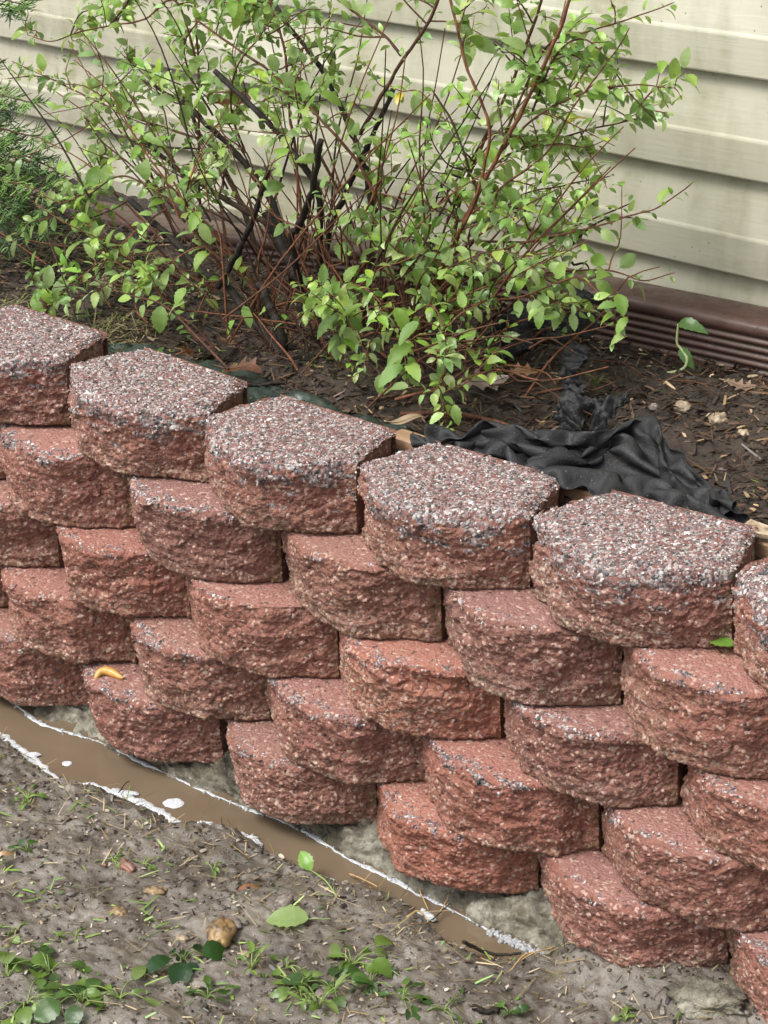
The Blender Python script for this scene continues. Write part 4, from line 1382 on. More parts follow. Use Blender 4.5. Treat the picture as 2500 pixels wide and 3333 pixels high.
# larger single leaves at the ends of the drooping shoots
HERO = [((-0.2841, 0.16, -0.0181), 0.044), ((-0.277, 0.175, 0.002), 0.034), ((-0.2599, 0.185, 0.0205), 0.032), ((-0.2322, 0.19, 0.0421), 0.034), ((0.0283, 0.17, 0.0402), 0.044), ((0.0552, 0.18, 0.0642), 0.038), ((0.0571, 0.19, 0.0802), 0.032), ((-0.0158, 0.2, 0.056), 0.03), ((-0.0323, 0.19, 0.0368), 0.022), ((-0.0854, 0.2, 0.0444), 0.03), ((-0.0896, 0.21, 0.0607), 0.024), ((-0.126, 0.22, 0.0672), 0.024), ((0.1757, 0.22, 0.0633), 0.036), ((0.2064, 0.22, 0.0745), 0.026), ((0.6012, 0.16, 0.0073), 0.026), ((0.6388, 0.16, 0.0202), 0.03), ((0.6253, 0.155, -0.0025), 0.034), ((0.6665, 0.32, 0.1227), 0.026), ((0.6872, 0.32, 0.1323), 0.028), ((0.6541, 0.32, 0.1301), 0.022), ((0.6773, 0.32, 0.143), 0.022), ((0.7781, 0.33, 0.1623), 0.028), ((0.8015, 0.33, 0.1701), 0.034), ((0.7751, 0.33, 0.1411), 0.03), ((0.8019, 0.33, 0.1395), 0.028), ((0.7928, 0.33, 0.1136), 0.034), ((0.7615, 0.34, 0.1701), 0.024), ((0.3705, 0.22, 0.1003), 0.036), ((0.3519, 0.22, 0.0835), 0.032), ((0.3871, 0.22, 0.1166), 0.03), ((0.3314, 0.23, 0.1083), 0.036), ((0.4243, 0.22, 0.1309), 0.042), ((0.4436, 0.21, 0.1116), 0.032), ((0.5184, 0.18, 0.084), 0.048), ((0.537, 0.18, 0.116), 0.046), ((0.5437, 0.18, 0.0644), 0.042), ((0.5171, 0.19, 0.1302), 0.04), ((0.5079, 0.17, 0.0527), 0.046), ((0.5273, 0.165, 0.037), 0.034), ((0.0624, 0.3, 0.2864), 0.03), ((0.2002, 0.28, 0.2814), 0.034), ((0.2323, 0.28, 0.3005), 0.034), ((0.2121, 0.28, 0.312), 0.034), ((0.0827, 0.36, 0.3725), 0.034), ((0.2312, 0.36, 0.4049), 0.036), ((-0.1592, 0.36, 0.2654), 0.04), ((-0.213, 0.38, 0.2696), 0.036), ((0.0198, 0.27, 0.1777), 0.04), ((0.044, 0.27, 0.1588), 0.038), ((0.0243, 0.27, 0.1169), 0.034), ((-0.2479, 0.27, 0.1381), 0.026), ((-0.2732, 0.27, 0.1219), 0.026), ((-0.3344, 0.3, 0.1739), 0.026), ((-0.3504, 0.29, 0.1494), 0.03), ((-0.2993, 0.29, 0.1775), 0.026), ((0.6486, 0.35, 0.1461), 0.026), ((0.6981, 0.35, 0.1484), 0.024), ((0.6063, 0.5, 0.3265), 0.034), ((0.7276, 0.5, 0.3974), 0.034), ((0.7658, 0.5, 0.4419), 0.034), ((0.7741, 0.5, 0.4199), 0.032), ((0.7497, 0.5, 0.4662), 0.03), ((0.6057, 0.42, 0.261), 0.034), ((0.5004, 0.4, 0.2278), 0.032)]
for p_, l_ in HERO:
    p_ = np.array(p_)
    dirv = np.array([rng.normal(-.1, .5), rng.normal(-.25, .4), rng.uniform(-.7, .1)])
    nrm = np.array([.25, -.45, .9]) + rng.normal(0, .25, 3)
    dn = dirv / np.linalg.norm(dirv)
    start = p_ - dn * l_ * .5
    near_ = ALLP2[np.argmin(np.linalg.norm(ALLP2 - start, axis=1))]
    gap = np.linalg.norm(near_ - start)
    if gap > .004:
        C = spline([near_, (near_ + start) / 2 + np.array([0, 0, .12 * gap]), start], 8)
        v, f = tube(C, np.linspace(.0010, .0006, 8), 4, False)
        wobj('twig', v, f, MAT['bark'], shrub, {'red': np.full(len(v), .6)}, loc=tuple(C[0]))
    Ls.append((start, dirv, nrm, l_, GREENS[[0, 2, 4, 2][rng.integers(4)]] * rng.uniform(.9, 1.2), rng.integers(6)))
lp = np.array([l[0] for l in Ls]); ld = np.array([l[1] for l in Ls]); lnm = np.array([l[2] for l in Ls])
ll = np.array([l[3] for l in Ls]); lc = np.array([l[4] for l in Ls]); lvv = np.array([l[5] for l in Ls])
FM = frames(ld, lnm)
print('leaves', len(Ls))
# the 300 largest in view become leaf objects that share a few meshes, the rest one mass
facing = np.abs(((CAMP - lp) / np.linalg.norm(CAMP - lp, axis=1)[:, None] * FM[:, :, 2]).sum(1))
size = ll ** 2 * (.3 + facing) / np.linalg.norm(CAMP - lp, axis=1) ** 2 * np.where(lp[:, 2] > .50, 0, 1)
order = np.argsort(-size)
LEAF_ME = []
for vi in range(6):
    for ci in range(5):
        v, f = LEAVES[vi]
        c = GREENS[(vi * 3 + ci * 2) % len(GREENS)] * (.85 + .1 * ci)
        me = mesh_np('leaf', v, f, {'col': np.repeat(c[None], len(v), 0)})
        me.materials.append(MAT['leaf'])
        LEAF_ME.append(me)
for i in order[:300]:
    o = bpy.data.objects.new('leaf', LEAF_ME[(int(lvv[i]) * 5 + int(i) % 5)])
    COL.objects.link(o)
    o.parent = shrub
    mm = Matrix(FM[i].tolist()).to_4x4() @ Matrix.Scale(float(ll[i]), 4)
    mm.translation = Vector(lp[i]) - shrub.location
    o.matrix_basis = mm
V, F_, Cc, off = [], [], [], 0
rest = order[300:]
for vi in range(6):
    ix = rest[lvv[rest] == vi]
    v, f = LEAVES[vi]
    sv, sf, sc = scatter(v, f, FM[ix] * ll[ix][:, None, None], lp[ix], np.clip(lc[ix], .01, .8))
    V.append(sv); F_.append(sf + off); Cc.append(sc); off += len(sv)
o = wobj('foliage', np.concatenate(V), F_, MAT['leaf'], shrub, {'col': np.concatenate(Cc)}, loc=BASE)
o['kind'] = 'stuff'

# ------------------------------------------------------------------ evergreen at the left edge
def make_evergreen():
    base = (-1.22, .46, -.03)
    e = empty('evergreen_bush', base)
    tag(e, 'feathery dark green evergreen bush beside the leafy shrub', 'bush')
    rng_ = np.random.default_rng(9)
    v, f = tube(spline([(-1.22, .46, -.05), (-1.21, .45, .15), (-1.24, .46, .45), (-1.2, .45, .8)], 16), np.linspace(.022, .010, 16), 8)
    wobj('trunk', v, f, MAT['bark'], e, {'red': np.full(len(v), .25)})
    tips = [(-0.4159, 0.36, 0.1767), (-0.4602, 0.38, 0.2199), (-0.4102, 0.36, 0.1151), (-0.518, 0.4, 0.2744), (-0.4314, 0.34, 0.066), (-0.4674, 0.33, 0.0794), (-0.5245, 0.33, 0.0357), (-0.482, 0.33, 0.1446), (-0.4619, 0.35, 0.1847), (-0.5684, 0.38, 0.205), (-0.5783, 0.4, 0.2501), (-0.4325, 0.34, 0.1414), (-0.4893, 0.32, 0.1037), (-0.5276, 0.42, 0.4409), (-0.5672, 0.42, 0.4249), (-0.6608, 0.38, 0.1924), (-0.6809, 0.36, 0.09), (-0.6866, 0.45, 0.3031), (-0.447, 0.38, 0.1425), (-0.5661, 0.34, 0.1634), (-0.4325, 0.33, 0.1062)]
    V, D_, U_, S_, Cc = [], [], [], [], []
    for k_, t in enumerate(tips):
        t = np.array(t)
        st = np.array([-1.21, .45, max(.02, t[2] - .02 + rng_.uniform(-.08, .05))])
        mid = (st + t) / 2 + np.array([0, 0, .03])
        C = spline([st, mid, t], 24)
        v, f = tube(C, np.linspace(.0045, .0011, 24), 5)
        wobj('branch', v, f, MAT['bark'], e, {'red': np.full(len(v), .3)})
        tone = np.array([(.065, .125, .035), (.095, .18, .04), (.055, .10, .04), (.13, .23, .05)][k_ % 4])
        tan = np.gradient(C, axis=0)
        tan /= np.linalg.norm(tan, axis=1)[:, None]
        plane_n = np.array([rng_.normal(0, .3), -.5, .8])
        for q in range(6, 24):
            for sgn in (-1, 1):
                for rep in range(2):
                    side = np.cross(plane_n, tan[q]) * sgn
                    d = tan[q] * rng_.uniform(.7, 1.2) + side * rng_.uniform(.5, 1.0) + rng_.normal(0, .25, 3)
                    d /= np.linalg.norm(d)
                    l1 = rng_.uniform(.025, .055) * (1.2 - .6 * (q - 6) / 18)
                    p0 = C[q] + (C[min(q + 1, 23)] - C[q]) * rng_.random()
                    V.append(p0); D_.append(d * l1); U_.append(.0009); Cc.append(tone * rng_.uniform(.6, 1.1))
                    for m_ in range(6):
                        t_ = (m_ + 1) / 6.5
                        pp = p0 + d * l1 * t_
                        sd2 = np.cross(plane_n, d) * (1 if m_ % 2 else -1)
                        d2 = d * .9 + sd2 * rng_.uniform(.5, .9) + rng_.normal(0, .2, 3)
                        d2 /= np.linalg.norm(d2)
                        V.append(pp); D_.append(d2 * rng_.uniform(.012, .026)); U_.append(.0012); Cc.append(tone * rng_.uniform(.7, 1.7))
    V, D_, U_, Cc = map(np.array, (V, D_, U_, Cc))
    bv = np.array([(0, 1, 0), (0, -.5, .87), (0, -.5, -.87), (.6, .9, 0), (.6, -.45, .78), (.6, -.45, -.78), (1, 0, 0)])
    bf = [(0, 1, 4), (0, 4, 3), (1, 2, 5), (1, 5, 4), (2, 0, 3), (2, 3, 5), (3, 4, 6), (4, 5, 6), (5, 3, 6)]
    FMx = frames(D_, np.repeat(np.array([[.2, .3, .9]]), len(D_), 0))
    L_ = np.linalg.norm(D_, axis=1)
    mats = np.stack([FMx[:, :, 0] * L_[:, None], FMx[:, :, 1] * U_[:, None], FMx[:, :, 2] * U_[:, None]], 2)
    sv, sf, sc = scatter(bv, np.array(bf), mats, V, Cc)
    o = wobj('foliage', sv, sf, MAT['conifer'], e, {'col': sc}, loc=base, smooth_shade=True)
    o['kind'] = 'stuff'


make_evergreen()


# ------------------------------------------------------------------ board, liner and landscape fabric behind the cap course
def make_board():
    n, m = 60, 5
    xs = np.linspace(.54, 1.30, n)
    prof_ = np.array([(.118, -.050), (.118, -.024), (.1195, -.0225), (.150, -.0225), (.1515, -.024), (.1515, -.050)])
    rows = []
    for x in xs:
        w_ = .0015 * math.sin(x * 30) + .001 * math.sin(x * 71)
        rows.append(np.stack([np.full(len(prof_), x), prof_[:, 0] + w_ - .012 * (x - 1), prof_[:, 1] + .004 * (x - .5)], 1))
    v = np.concatenate(rows)
    fs = [grid_faces(n, len(prof_), wrap=True, flip=True), np.array([np.arange(len(prof_))]), np.array([np.arange(len(prof_))[::-1] + (n - 1) * len(prof_)])]
    tag(wobj('wooden_board', v, fs, MAT['wood'], smooth_shade=False), 'tan wooden board edge set behind the capping blocks', 'board')


make_board()


def sheet(name, fn, nu, nv, mat, parent=None, thick=.0012, loc=None):
    u, v = np.meshgrid(np.linspace(0, 1, nu), np.linspace(0, 1, nv))
    P = fn(u.ravel(), v.ravel())
    o = wobj(name, P, grid_faces(nv, nu), mat, parent, loc=loc)
    md = o.modifiers.new('thickness', 'SOLIDIFY')
    md.thickness = thick
    md.offset = 0
    return o


def liner_fn(u, v):
    x = -.75 + 1.62 * u
    wid = .075 + .035 * np.sin(x * 4 + 1) + .02 * p2(x, x * 0, 9, 80)
    y = .116 + wid * v + .004 * p2(x, v, 30, 81)
    z = np.maximum(bed_height(x, y), -.05) + .006 + .010 * np.abs(p2(x, y, 16, 82)) + .004 * p2(x, y, 45, 83) - .012 * smooth(.75, 1, v)
    return np.stack([x, y, z], 1)


tag(sheet('weed_barrier', liner_fn, 240, 30, MAT['liner']), 'flat algae-green weed barrier strip behind the capping blocks', 'weed barrier')


def relax_cloth(P, h, pins, floor, steps=260, iters=9, seed=0):
    """small position-based cloth: rest spacing h, pinned mask, resting on floor(x, y)"""
    rng_ = np.random.default_rng(seed)
    P = P + rng_.normal(0, .0012, P.shape)
    pin = P.copy()
    Q = P.copy()
    wt = np.where(pins, 0., 1.)[..., None]

    def con(A, B, wa, wb, L0, k=1.0):
        d = B - A
        L_ = np.sqrt((d * d).sum(-1, keepdims=True)) + 1e-9
        c = k * d * ((L_ - L0) / L_) / (wa + wb + 1e-9)
        A += c * wa
        B -= c * wb
    for st in range(steps):
        vel = (P - Q) * .96
        Q = P.copy()
        P = P + (vel + np.array([0, 0, -.000035])) * wt
        for it in range(iters):
            for o_ in (0, 1):
                n_ = (P.shape[0] - o_) // 2 * 2 + o_
                con(P[o_:n_:2], P[o_ + 1:n_:2], wt[o_:n_:2], wt[o_ + 1:n_:2], h)
                m_ = (P.shape[1] - o_) // 2 * 2 + o_
                con(P[:, o_:m_:2], P[:, o_ + 1:m_:2], wt[:, o_:m_:2], wt[:, o_ + 1:m_:2], h)
            for o_ in (0, 1):
                n_ = (P.shape[0] - o_) // 2 * 2 + o_
                con(P[o_:n_:2, :-1], P[o_ + 1:n_:2, 1:], wt[o_:n_:2, :-1], wt[o_ + 1:n_:2, 1:], h * 1.4142, .35)
                con(P[o_:n_:2, 1:], P[o_ + 1:n_:2, :-1], wt[o_:n_:2, 1:], wt[o_ + 1:n_:2, :-1], h * 1.4142, .35)
            for o_ in (0, 1, 2, 3):          # stiffness against sharp bends
                if it % 3 == 0:
                    A, B = P[o_:-2:4], P[o_ + 2::4]
                    k_ = min(len(A), len(B))
                    con(A[:k_], B[:k_], wt[o_:-2:4][:k_], wt[o_ + 2::4][:k_], 2 * h, .12)
                    A, B = P[:, o_:-2:4], P[:, o_ + 2::4]
                    k_ = min(A.shape[1], B.shape[1])
                    con(A[:, :k_], B[:, :k_], wt[:, o_:-2:4][:, :k_], wt[:, o_ + 2::4][:, :k_], 2 * h, .12)
        fl = floor(P[..., 0], P[..., 1])
        low = P[..., 2] < fl
        P[..., 2] = np.where(low & ~pins, fl, P[..., 2])
        Q = np.where((low & ~pins)[..., None], Q * .4 + P * .6, Q)
        P = np.where(pins[..., None], pin, P)
    return P


FXI = np.linspace(.4, 1.3, 91)
FYI = np.linspace(.0, .6, 61)
_gx, _gy = np.meshgrid(FXI, FYI)
FLOOR = bed_height(_gx, _gy) + .004
FLOOR = np.where((_gy > .10) & (_gy < .165) & (_gx > .5), np.maximum(FLOOR, -.020), FLOOR)      # the board


def cloth_floor(x, y):
    i = np.clip((x - .4) / .01, 0, 89.99)
    j = np.clip(y / .01, 0, 59.99)
    i0, j0 = i.astype(int), j.astype(int)
    return FLOOR[j0, i0]


def drape():
    nu, nv, h = 84, 38, .0080
    u, v = np.meshgrid(np.linspace(0, 1, nu), np.linspace(0, 1, nv))
    front = np.array(spline([(.585, .128, -.008), (.72, .118, -.004), (.86, .114, -.006), (1.0, .112, -.008), (1.12, .112, -.010)], nu))
    backp = np.array(spline([(0.6546, 0.1022, 0.0), (0.693, 0.1533, 0.018), (0.7512, 0.1675, 0.02), (0.807, 0.1886, 0.022), (0.851, 0.2143, 0.028), (0.8691, 0.266, 0.036), (0.8791, 0.2945, 0.036), (0.9226, 0.2489, 0.03), (0.9981, 0.2079, 0.008), (1.0843, 0.1577, -0.012)], nu))
    P = front[None] * (1 - v[..., None]) + backp[None] * v[..., None]
    P[..., 2] += .040 * np.sin(np.pi * v) * (.5 + .5 * np.sin(np.pi * u)) + .012 * p2(u * 9, v * 6, 1.0, 301).reshape(u.shape)
    pins = np.zeros((nv, nu), bool)
    pins[0, ::12] = True
    pins[-1, 6:72:6] = True
    pins[0, -1] = pins[-1, 0] = pins[-1, -1] = True
    return relax_cloth(P, h, pins, cloth_floor, seed=4)


fab = empty('landscape_fabric', (.82, .25, -.02))
tag(fab, 'crumpled torn black landscape fabric bunched behind the wall', 'fabric')
DP = drape()
o = wobj('draped_sheet', DP.reshape(-1, 3), grid_faces(DP.shape[0], DP.shape[1]), MAT['fabric'], fab)
md = o.modifiers.new('smooth', 'SUBSURF')
md.levels = md.render_levels = 1
md = o.modifiers.new('thickness', 'SOLIDIFY')
md.thickness = .0009
md.offset = 0
# trailing tail that runs along the soil behind the end block


def fabric_strip(path, width, seed, curl, nrm=(0, -.5, .85)):
    P0 = spline(path, 80)

    def fn(u, v):
        k_ = np.clip((u * 79).round().astype(int), 0, 79)
        C = P0[k_]
        T = np.gradient(P0, axis=0)[k_]
        T /= np.linalg.norm(T, axis=1)[:, None]
        S = np.cross(T, np.array(nrm))
        S /= np.linalg.norm(S, axis=1)[:, None]
        N_ = np.cross(S, T)
        w_ = width * (.75 + .5 * p2(u * 3, u * 0 + seed, 1.3, seed) + .2 * np.sin(u * 9))
        t = (v - .5) * 2
        ragged = 1 + .10 * p2(u * 20, v * 0 + seed, 1.5, seed + 1)
        p = C + S * (t * w_ * ragged)[:, None] + N_ * (curl * (1 - t * t) * w_ + .016 * p2(u * 5, v * 3, 1.6, seed + 2) + .010 * np.abs(p2(u * 9, v * 5, 1.4, seed + 3)) + .003 * p2(u * 22, v * 10, 1.4, seed + 4))[:, None]
        return p
    return fn


knot = [(0.7221, 0.3, -0.0194), (0.74, 0.315, -0.0022), (0.766, 0.33, 0.006), (0.8017, 0.325, -0.002)]
sheet('bunched_knot', fabric_strip(knot, .040, 101, .6), 70, 30, MAT['fabric'], fab)
sheet('upright_flap', fabric_strip([(0.7228, 0.345, -0.0266), (0.7078, 0.36, -0.0021), (0.6947, 0.37, 0.0246), (0.6897, 0.385, 0.0501), (0.6925, 0.395, 0.0621)], .036, 111, .35, (-.5, -.8, .1)), 60, 24, MAT['fabric'], fab)
sheet('rear_roll', fabric_strip([(0.4827, 0.47, 0.0023), (0.5161, 0.48, 0.0291), (0.5577, 0.49, 0.0367), (0.5915, 0.51, 0.0543), (0.6206, 0.53, 0.0618)], .045, 121, .75), 70, 30, MAT['fabric'], fab)
sheet('rear_fold', fabric_strip([(0.5116, 0.45, 0.0103), (0.5652, 0.45, 0.0303), (0.6059, 0.46, 0.0431), (0.6275, 0.46, 0.0423)], .024, 131, .3), 60, 20, MAT['fabric'], fab)

# ------------------------------------------------------------------ litter on the bed: wood fibre, bark bits, straw (too many to count)
STRIP_V = np.array([(0, -.5, 0), (0, .5, 0), (.5, -.55, .12), (.5, .5, .10), (1, -.3, 0), (1, .35, .03), (0, 0, -.25), (.5, 0, -.2), (1, 0, -.2)])
STRIP_F = np.array([(0, 2, 3), (0, 3, 1), (2, 4, 5), (2, 5, 3), (0, 6, 7), (0, 7, 2), (2, 7, 8), (2, 8, 4), (1, 3, 7), (1, 7, 6), (3, 5, 8), (3, 8, 7)])


def litter(name, n, xr, yr, hfn, lens, wids, cols, seed, lift=.0015, tilt=.25, label=None, cat=None, keep=None):
    rng_ = np.random.default_rng(seed)
    x = rng_.uniform(*xr, n); y = rng_.uniform(*yr, n)
    if keep is not None:
        m = keep(x, y, rng_)
        x, y = x[m], y[m]
        n = len(x)
    z = hfn(x, y) + lift
    d = np.stack([np.cos(a := rng_.uniform(0, 6.283, n)), np.sin(a), rng_.normal(0, tilt, n)], 1)
    up = np.stack([rng_.normal(0, .3, n), rng_.normal(0, .3, n), np.ones(n)], 1)
    Fm = frames(d, up)
    L_ = np.exp(rng_.uniform(math.log(lens[0]), math.log(lens[1]), n))
    W_ = np.minimum(rng_.uniform(*wids, n), L_ * .6)
    mats = np.stack([Fm[:, :, 0] * L_[:, None], Fm[:, :, 1] * W_[:, None], Fm[:, :, 2] * (W_ * .8 + .0008)[:, None]], 2)
    cols = np.array(cols)
    c = cols[rng_.integers(len(cols), size=n)] * rng_.uniform(.6, 1.2, (n, 1))
    sv, sf, sc = scatter(STRIP_V, STRIP_F, mats, np.stack([x, y, z], 1), c, .12, rng_)
    o = wobj(name, sv, sf, MAT['litter'], attrs={'col': sc}, smooth_shade=False)
    tag(o, label, cat, kind='stuff')


BROWNS = [(.05, .026, .016), (.085, .045, .026), (.09, .05, .03), (.02, .014, .011), (.05, .026, .017), (.12, .072, .043), (.04, .028, .02), (.012, .010, .008)]
no_fabric = lambda x, y, g: ~((x > .60) & (x < 1.12) & (y < .13 + .25 * np.exp(-((x - .855) / .15) ** 2)))
litter('bark_mulch', 15000, (-1.4, 1.4), (.14, .66), bed_height, (.008, .045), (.0014, .0050), BROWNS, 1, label='dark shredded bark mulch and twigs over the garden bed', cat='mulch', keep=no_fabric)
litter('wood_splinters', 900, (-1.4, 1.4), (.15, .66), bed_height, (.006, .026), (.0012, .005), [(.26, .17, .09), (.36, .25, .14), (.20, .12, .07), (.42, .32, .2)], 2, .005, label='pale tan wood splinters scattered over the mulch', cat='splinters', keep=no_fabric)
litter('dry_straw', 7500, (-.85, .10), (.13, .52), bed_height, (.012, .045), (.0008, .0018), [(.25, .20, .10), (.18, .17, .06), (.14, .15, .05), (.30, .25, .15)], 3, .009, .3, 'dry straw and moss threads on the soil left of the shrub', 'straw', keep=lambda x, y, g: (p2(x, y, 5, 140) > -.02) & (g.random(len(x)) < smooth(.08, -.15, x) * .9 + .05))
litter('moss', 4200, (-.85, .30), (.125, .50), bed_height, (.004, .012), (.0015, .0035), [(.10, .12, .025), (.15, .16, .04), (.07, .09, .02)], 13, .005, .6, 'yellow-green moss patches on the soil behind the first capping blocks', 'moss', keep=lambda x, y, g: (p2(x, y, 9, 145) > .12))
litter('green_clippings', 260, (-1.2, 1.5), (.14, .62), bed_height, (.006, .022), (.0008, .002), [(.13, .24, .04), (.2, .32, .06), (.09, .17, .03)], 4, .004, label='bright green plant clippings scattered on the mulch', cat='clippings', keep=no_fabric)

# lower mud: fibres, clippings, grit
near_ok = lambda x, y, g: (y < shore(NEAR, x) - .004) | (x > 1.0)
band = lambda x, y, g: near_ok(x, y, g) & (g.random(len(x)) < .25 + .75 * smooth(.16, .05, shore(NEAR, x) - y) + .4 * (p2(x, y, 9, 150) > .1))
litter('root_fibres', 5200, (-.6, 1.45), (-.75, -.03), mud_height, (.008, .045), (.0008, .0020), [(.26, .19, .09), (.15, .13, .05), (.38, .30, .17), (.06, .045, .025)], 5, .0028, .22, 'matted tan root fibres on the mud bank', 'roots', keep=band)
litter('mud_grit', 6500, (-.4, 1.4), (-.75, -.03), mud_height, (.0022, .011), (.0018, .0060), [(.045, .033, .025), (.025, .02, .016), (.15, .125, .10), (.36, .31, .25), (.08, .055, .035)], 6, .0014, .3, 'dark grit and crumbs pressed into the mud', 'grit', keep=near_ok)
litter('grass_clippings', 1700, (-.6, 1.45), (-.75, -.03), mud_height, (.008, .034), (.0012, .0034), [(.13, .24, .04), (.22, .34, .07), (.09, .18, .03), (.26, .33, .10)], 7, .003, .3, 'short green grass clippings strewn on the mud', 'clippings', keep=lambda x, y, g: near_ok(x, y, g) & (g.random(len(x)) < .18 + .8 * smooth(.0, .28, (shore(NEAR, x) - y)) * (p2(x, y, 8, 160) > -.05)))

# crumbs and small clods of mud
rng = np.random.default_rng(31)
n_c = 7000
cxx, cyy = rng.uniform(-.3, 1.4, n_c), rng.uniform(-.72, -.04, n_c)
mk = near_ok(cxx, cyy, rng) & (rng.random(n_c) < .25 + .9 * smooth(.0, .3, p2(cxx, cyy, 7, 180)) + .5 * smooth(.06, .01, shore(NEAR, cxx) - cyy))
cxx, cyy = cxx[mk], cyy[mk]
rc = np.clip(rng.lognormal(math.log(.0016), .55, len(cxx)), .0006, .0075)
mats = rand_rot(len(cxx), rng) * rc[:, None, None]
mats[:, 2, :] *= .7
cc_ = np.array([(.07, .058, .047), (.10, .085, .07), (.045, .036, .028), (.14, .12, .10)])[rng.integers(4, size=len(cxx))] * rng.uniform(.7, 1.2, (len(cxx), 1))
sv, sf, sc = scatter(ICO_V, ICO_F, mats, np.stack([cxx, cyy, mud_height(cxx, cyy) + rc * .2], 1), cc_, .25, rng)
tag(wobj('mud_crumbs', sv, sf, MAT['litter'], attrs={'col': sc}, smooth_shade=False), 'loose crumbs and little clods of grey-brown mud', 'mud crumbs', kind='stuff')

# ------------------------------------------------------------------ dead leaves
OAK = [(0, .02), (.10, .03), (.18, .10), (.26, .20), (.31, .09), (.38, .12), (.48, .30), (.54, .12), (.62, .13), (.72, .27), (.78, .11), (.88, .10), (1.0, .01)]


def dead_leaf(centre, length, rotz, tilt, label, col=(.16, .075, .035), oak=True, cup=.35, seed=0, group=None):
    rng_ = np.random.default_rng(seed + 500)
    pr = np.array(OAK) if oak else np.array([(t, .17 * math.sin(math.pi * t ** .8) ** .9 + .004) for t in np.linspace(0, 1, 14)])
    V = []
    for fr in (-1, -.5, 0, .5, 1):
        y = pr[:, 1] * fr
        z = cup * y ** 2 * 3 + .10 * np.sin(pr[:, 0] * 5 + seed) + .05 * y * np.sin(pr[:, 0] * 9 + seed) - .12 * (pr[:, 0] - .5) ** 2
        V.append(np.stack([pr[:, 0] - .5, y, z], 1))
    v = np.concatenate(V) * length
    n = len(pr)
    Rm = Matrix.Rotation(rotz, 3, 'Z') @ Matrix.Rotation(tilt[0], 3, 'X') @ Matrix.Rotation(tilt[1], 3, 'Y')
    v = v @ np.array(Rm).T
    c = np.repeat(np.array(col)[None], len(v), 0) * (1 + .4 * perlin(v * 60 + seed, seed))[:, None]
    e = empty('dead_leaf', centre)
    tag(e, label, 'dead leaf', group)
    obj('blade', mesh_np('blade', v, grid_faces(5, n), {'col': np.clip(c, .005, 1)}), MAT['dead_leaf'], e, centre)
    mv = v.reshape(5, n, 3)[2]
    tv, tf = tube(np.concatenate([[mv[0] + (mv[0] - mv[2]) * .8], mv[::2]]) + np.array([0, 0, .0008]), np.linspace(.0011, .0004, len(mv[::2]) + 1), 5)
    obj('midrib', mesh_np('midrib', tv, tf, {'col': np.repeat(np.array(col)[None] * 1.3, len(tv), 0)}), MAT['dead_leaf'], e, centre)


dead_leaf((0.5496, 0.3312, 0.0), .085, .9, (.5, -.2), 'grey-brown lobed dead leaf propped beside the hanging green shoot', (.20, .15, .13), seed=1)
dead_leaf((0.3487, 0.46, 0.0903), .075, .4, (.9, .3), 'broad tan dead leaf caught upright in the shrub crown', (.24, .14, .09), seed=2)
dead_leaf((0.1026, 0.2396, 0.0), .075, 2.2, (.6, .5), 'curled tan dead leaf leaning below the thick stem', (.25, .15, .10), seed=3)
dead_leaf((0.193, 0.1799, -0.01), .08, .2, (.25, .1), 'dark brown dead leaf tucked behind the capping block', (.10, .045, .025), seed=4)
dead_leaf((-0.0617, 0.46, 0.3235), .075, 1.2, (1.2, .2), 'brown dead leaf snagged high in the shrub branches', (.24, .10, .05), seed=5)
dead_leaf((0.5775, 0.3922, 0.0), .055, .6, (.4, -.4), 'small orange-brown dead leaf near the fabric roll', (.22, .12, .06), seed=6)
dead_leaf((0.0811, 0.1751, -0.005), .055, 1.6, (.9, .3), 'rusty upright dead leaf at the shrub foot', (.19, .085, .04), seed=7)
dead_leaf((0.8724, 0.5397, 0.0), .05, .3, (.3, .0), 'pale brown scrap of dead leaf near the downspout', (.20, .13, .09), seed=8)
dead_leaf((0.1983, 0.5676, 0.01), .07, 2.5, (.7, .2), 'dark dead leaf lodged between the crown shoots', (.13, .07, .045), seed=9)
dead_leaf((0.5426, 0.1653, -0.01), .055, .9, (.15, .1), 'thin tan dead leaf lying on the weed barrier', (.26, .19, .12), oak=False, seed=10)
dead_leaf((0.5869, -0.2615, -0.583), .062, .75, (.35, .05), 'narrow russet dead leaf lying on the open mud', (.19, .075, .025), oak=False, seed=11, cup=1.2)
dead_leaf((0.9842, 0.1631, -0.01), .05, 2.0, (.3, .1), 'dark wet dead leaf beside the pale wood chip', (.06, .04, .03), oak=False, seed=12)
dead_leaf((0.2657, -0.4201, -0.577), .07, .55, (.2, .1), 'narrow orange dead leaf near the bank clippings', (.30, .15, .06), oak=False, seed=13, cup=1.0)
dead_leaf((0.0455, 0.4695, 0.0), .075, 1.1, (.6, .3), 'brown lobed dead leaf under the thickest stem', (.15, .085, .05), seed=14)


# ------------------------------------------------------------------ stones, chips, twigs
def on_bed(px):
    return (px[0], px[1], float(bed_height(np.array([px[0]]), np.array([px[1]]))[0]))


def on_mud(px):
    return (px[0], px[1], float(mud_height(np.array([px[0]]), np.array([px[1]]))[0]))


def pebble(p, size, mat, seed, label, rotz=0, lift=.15, name='pebble'):
    o = lump(name, (p[0], p[1], p[2] + size[2] * lift), size, MAT[mat], seed, sub=3, rough=.30, freq=1.6, rotz=rotz, facet=.06)
    tag(o, label, 'stone')


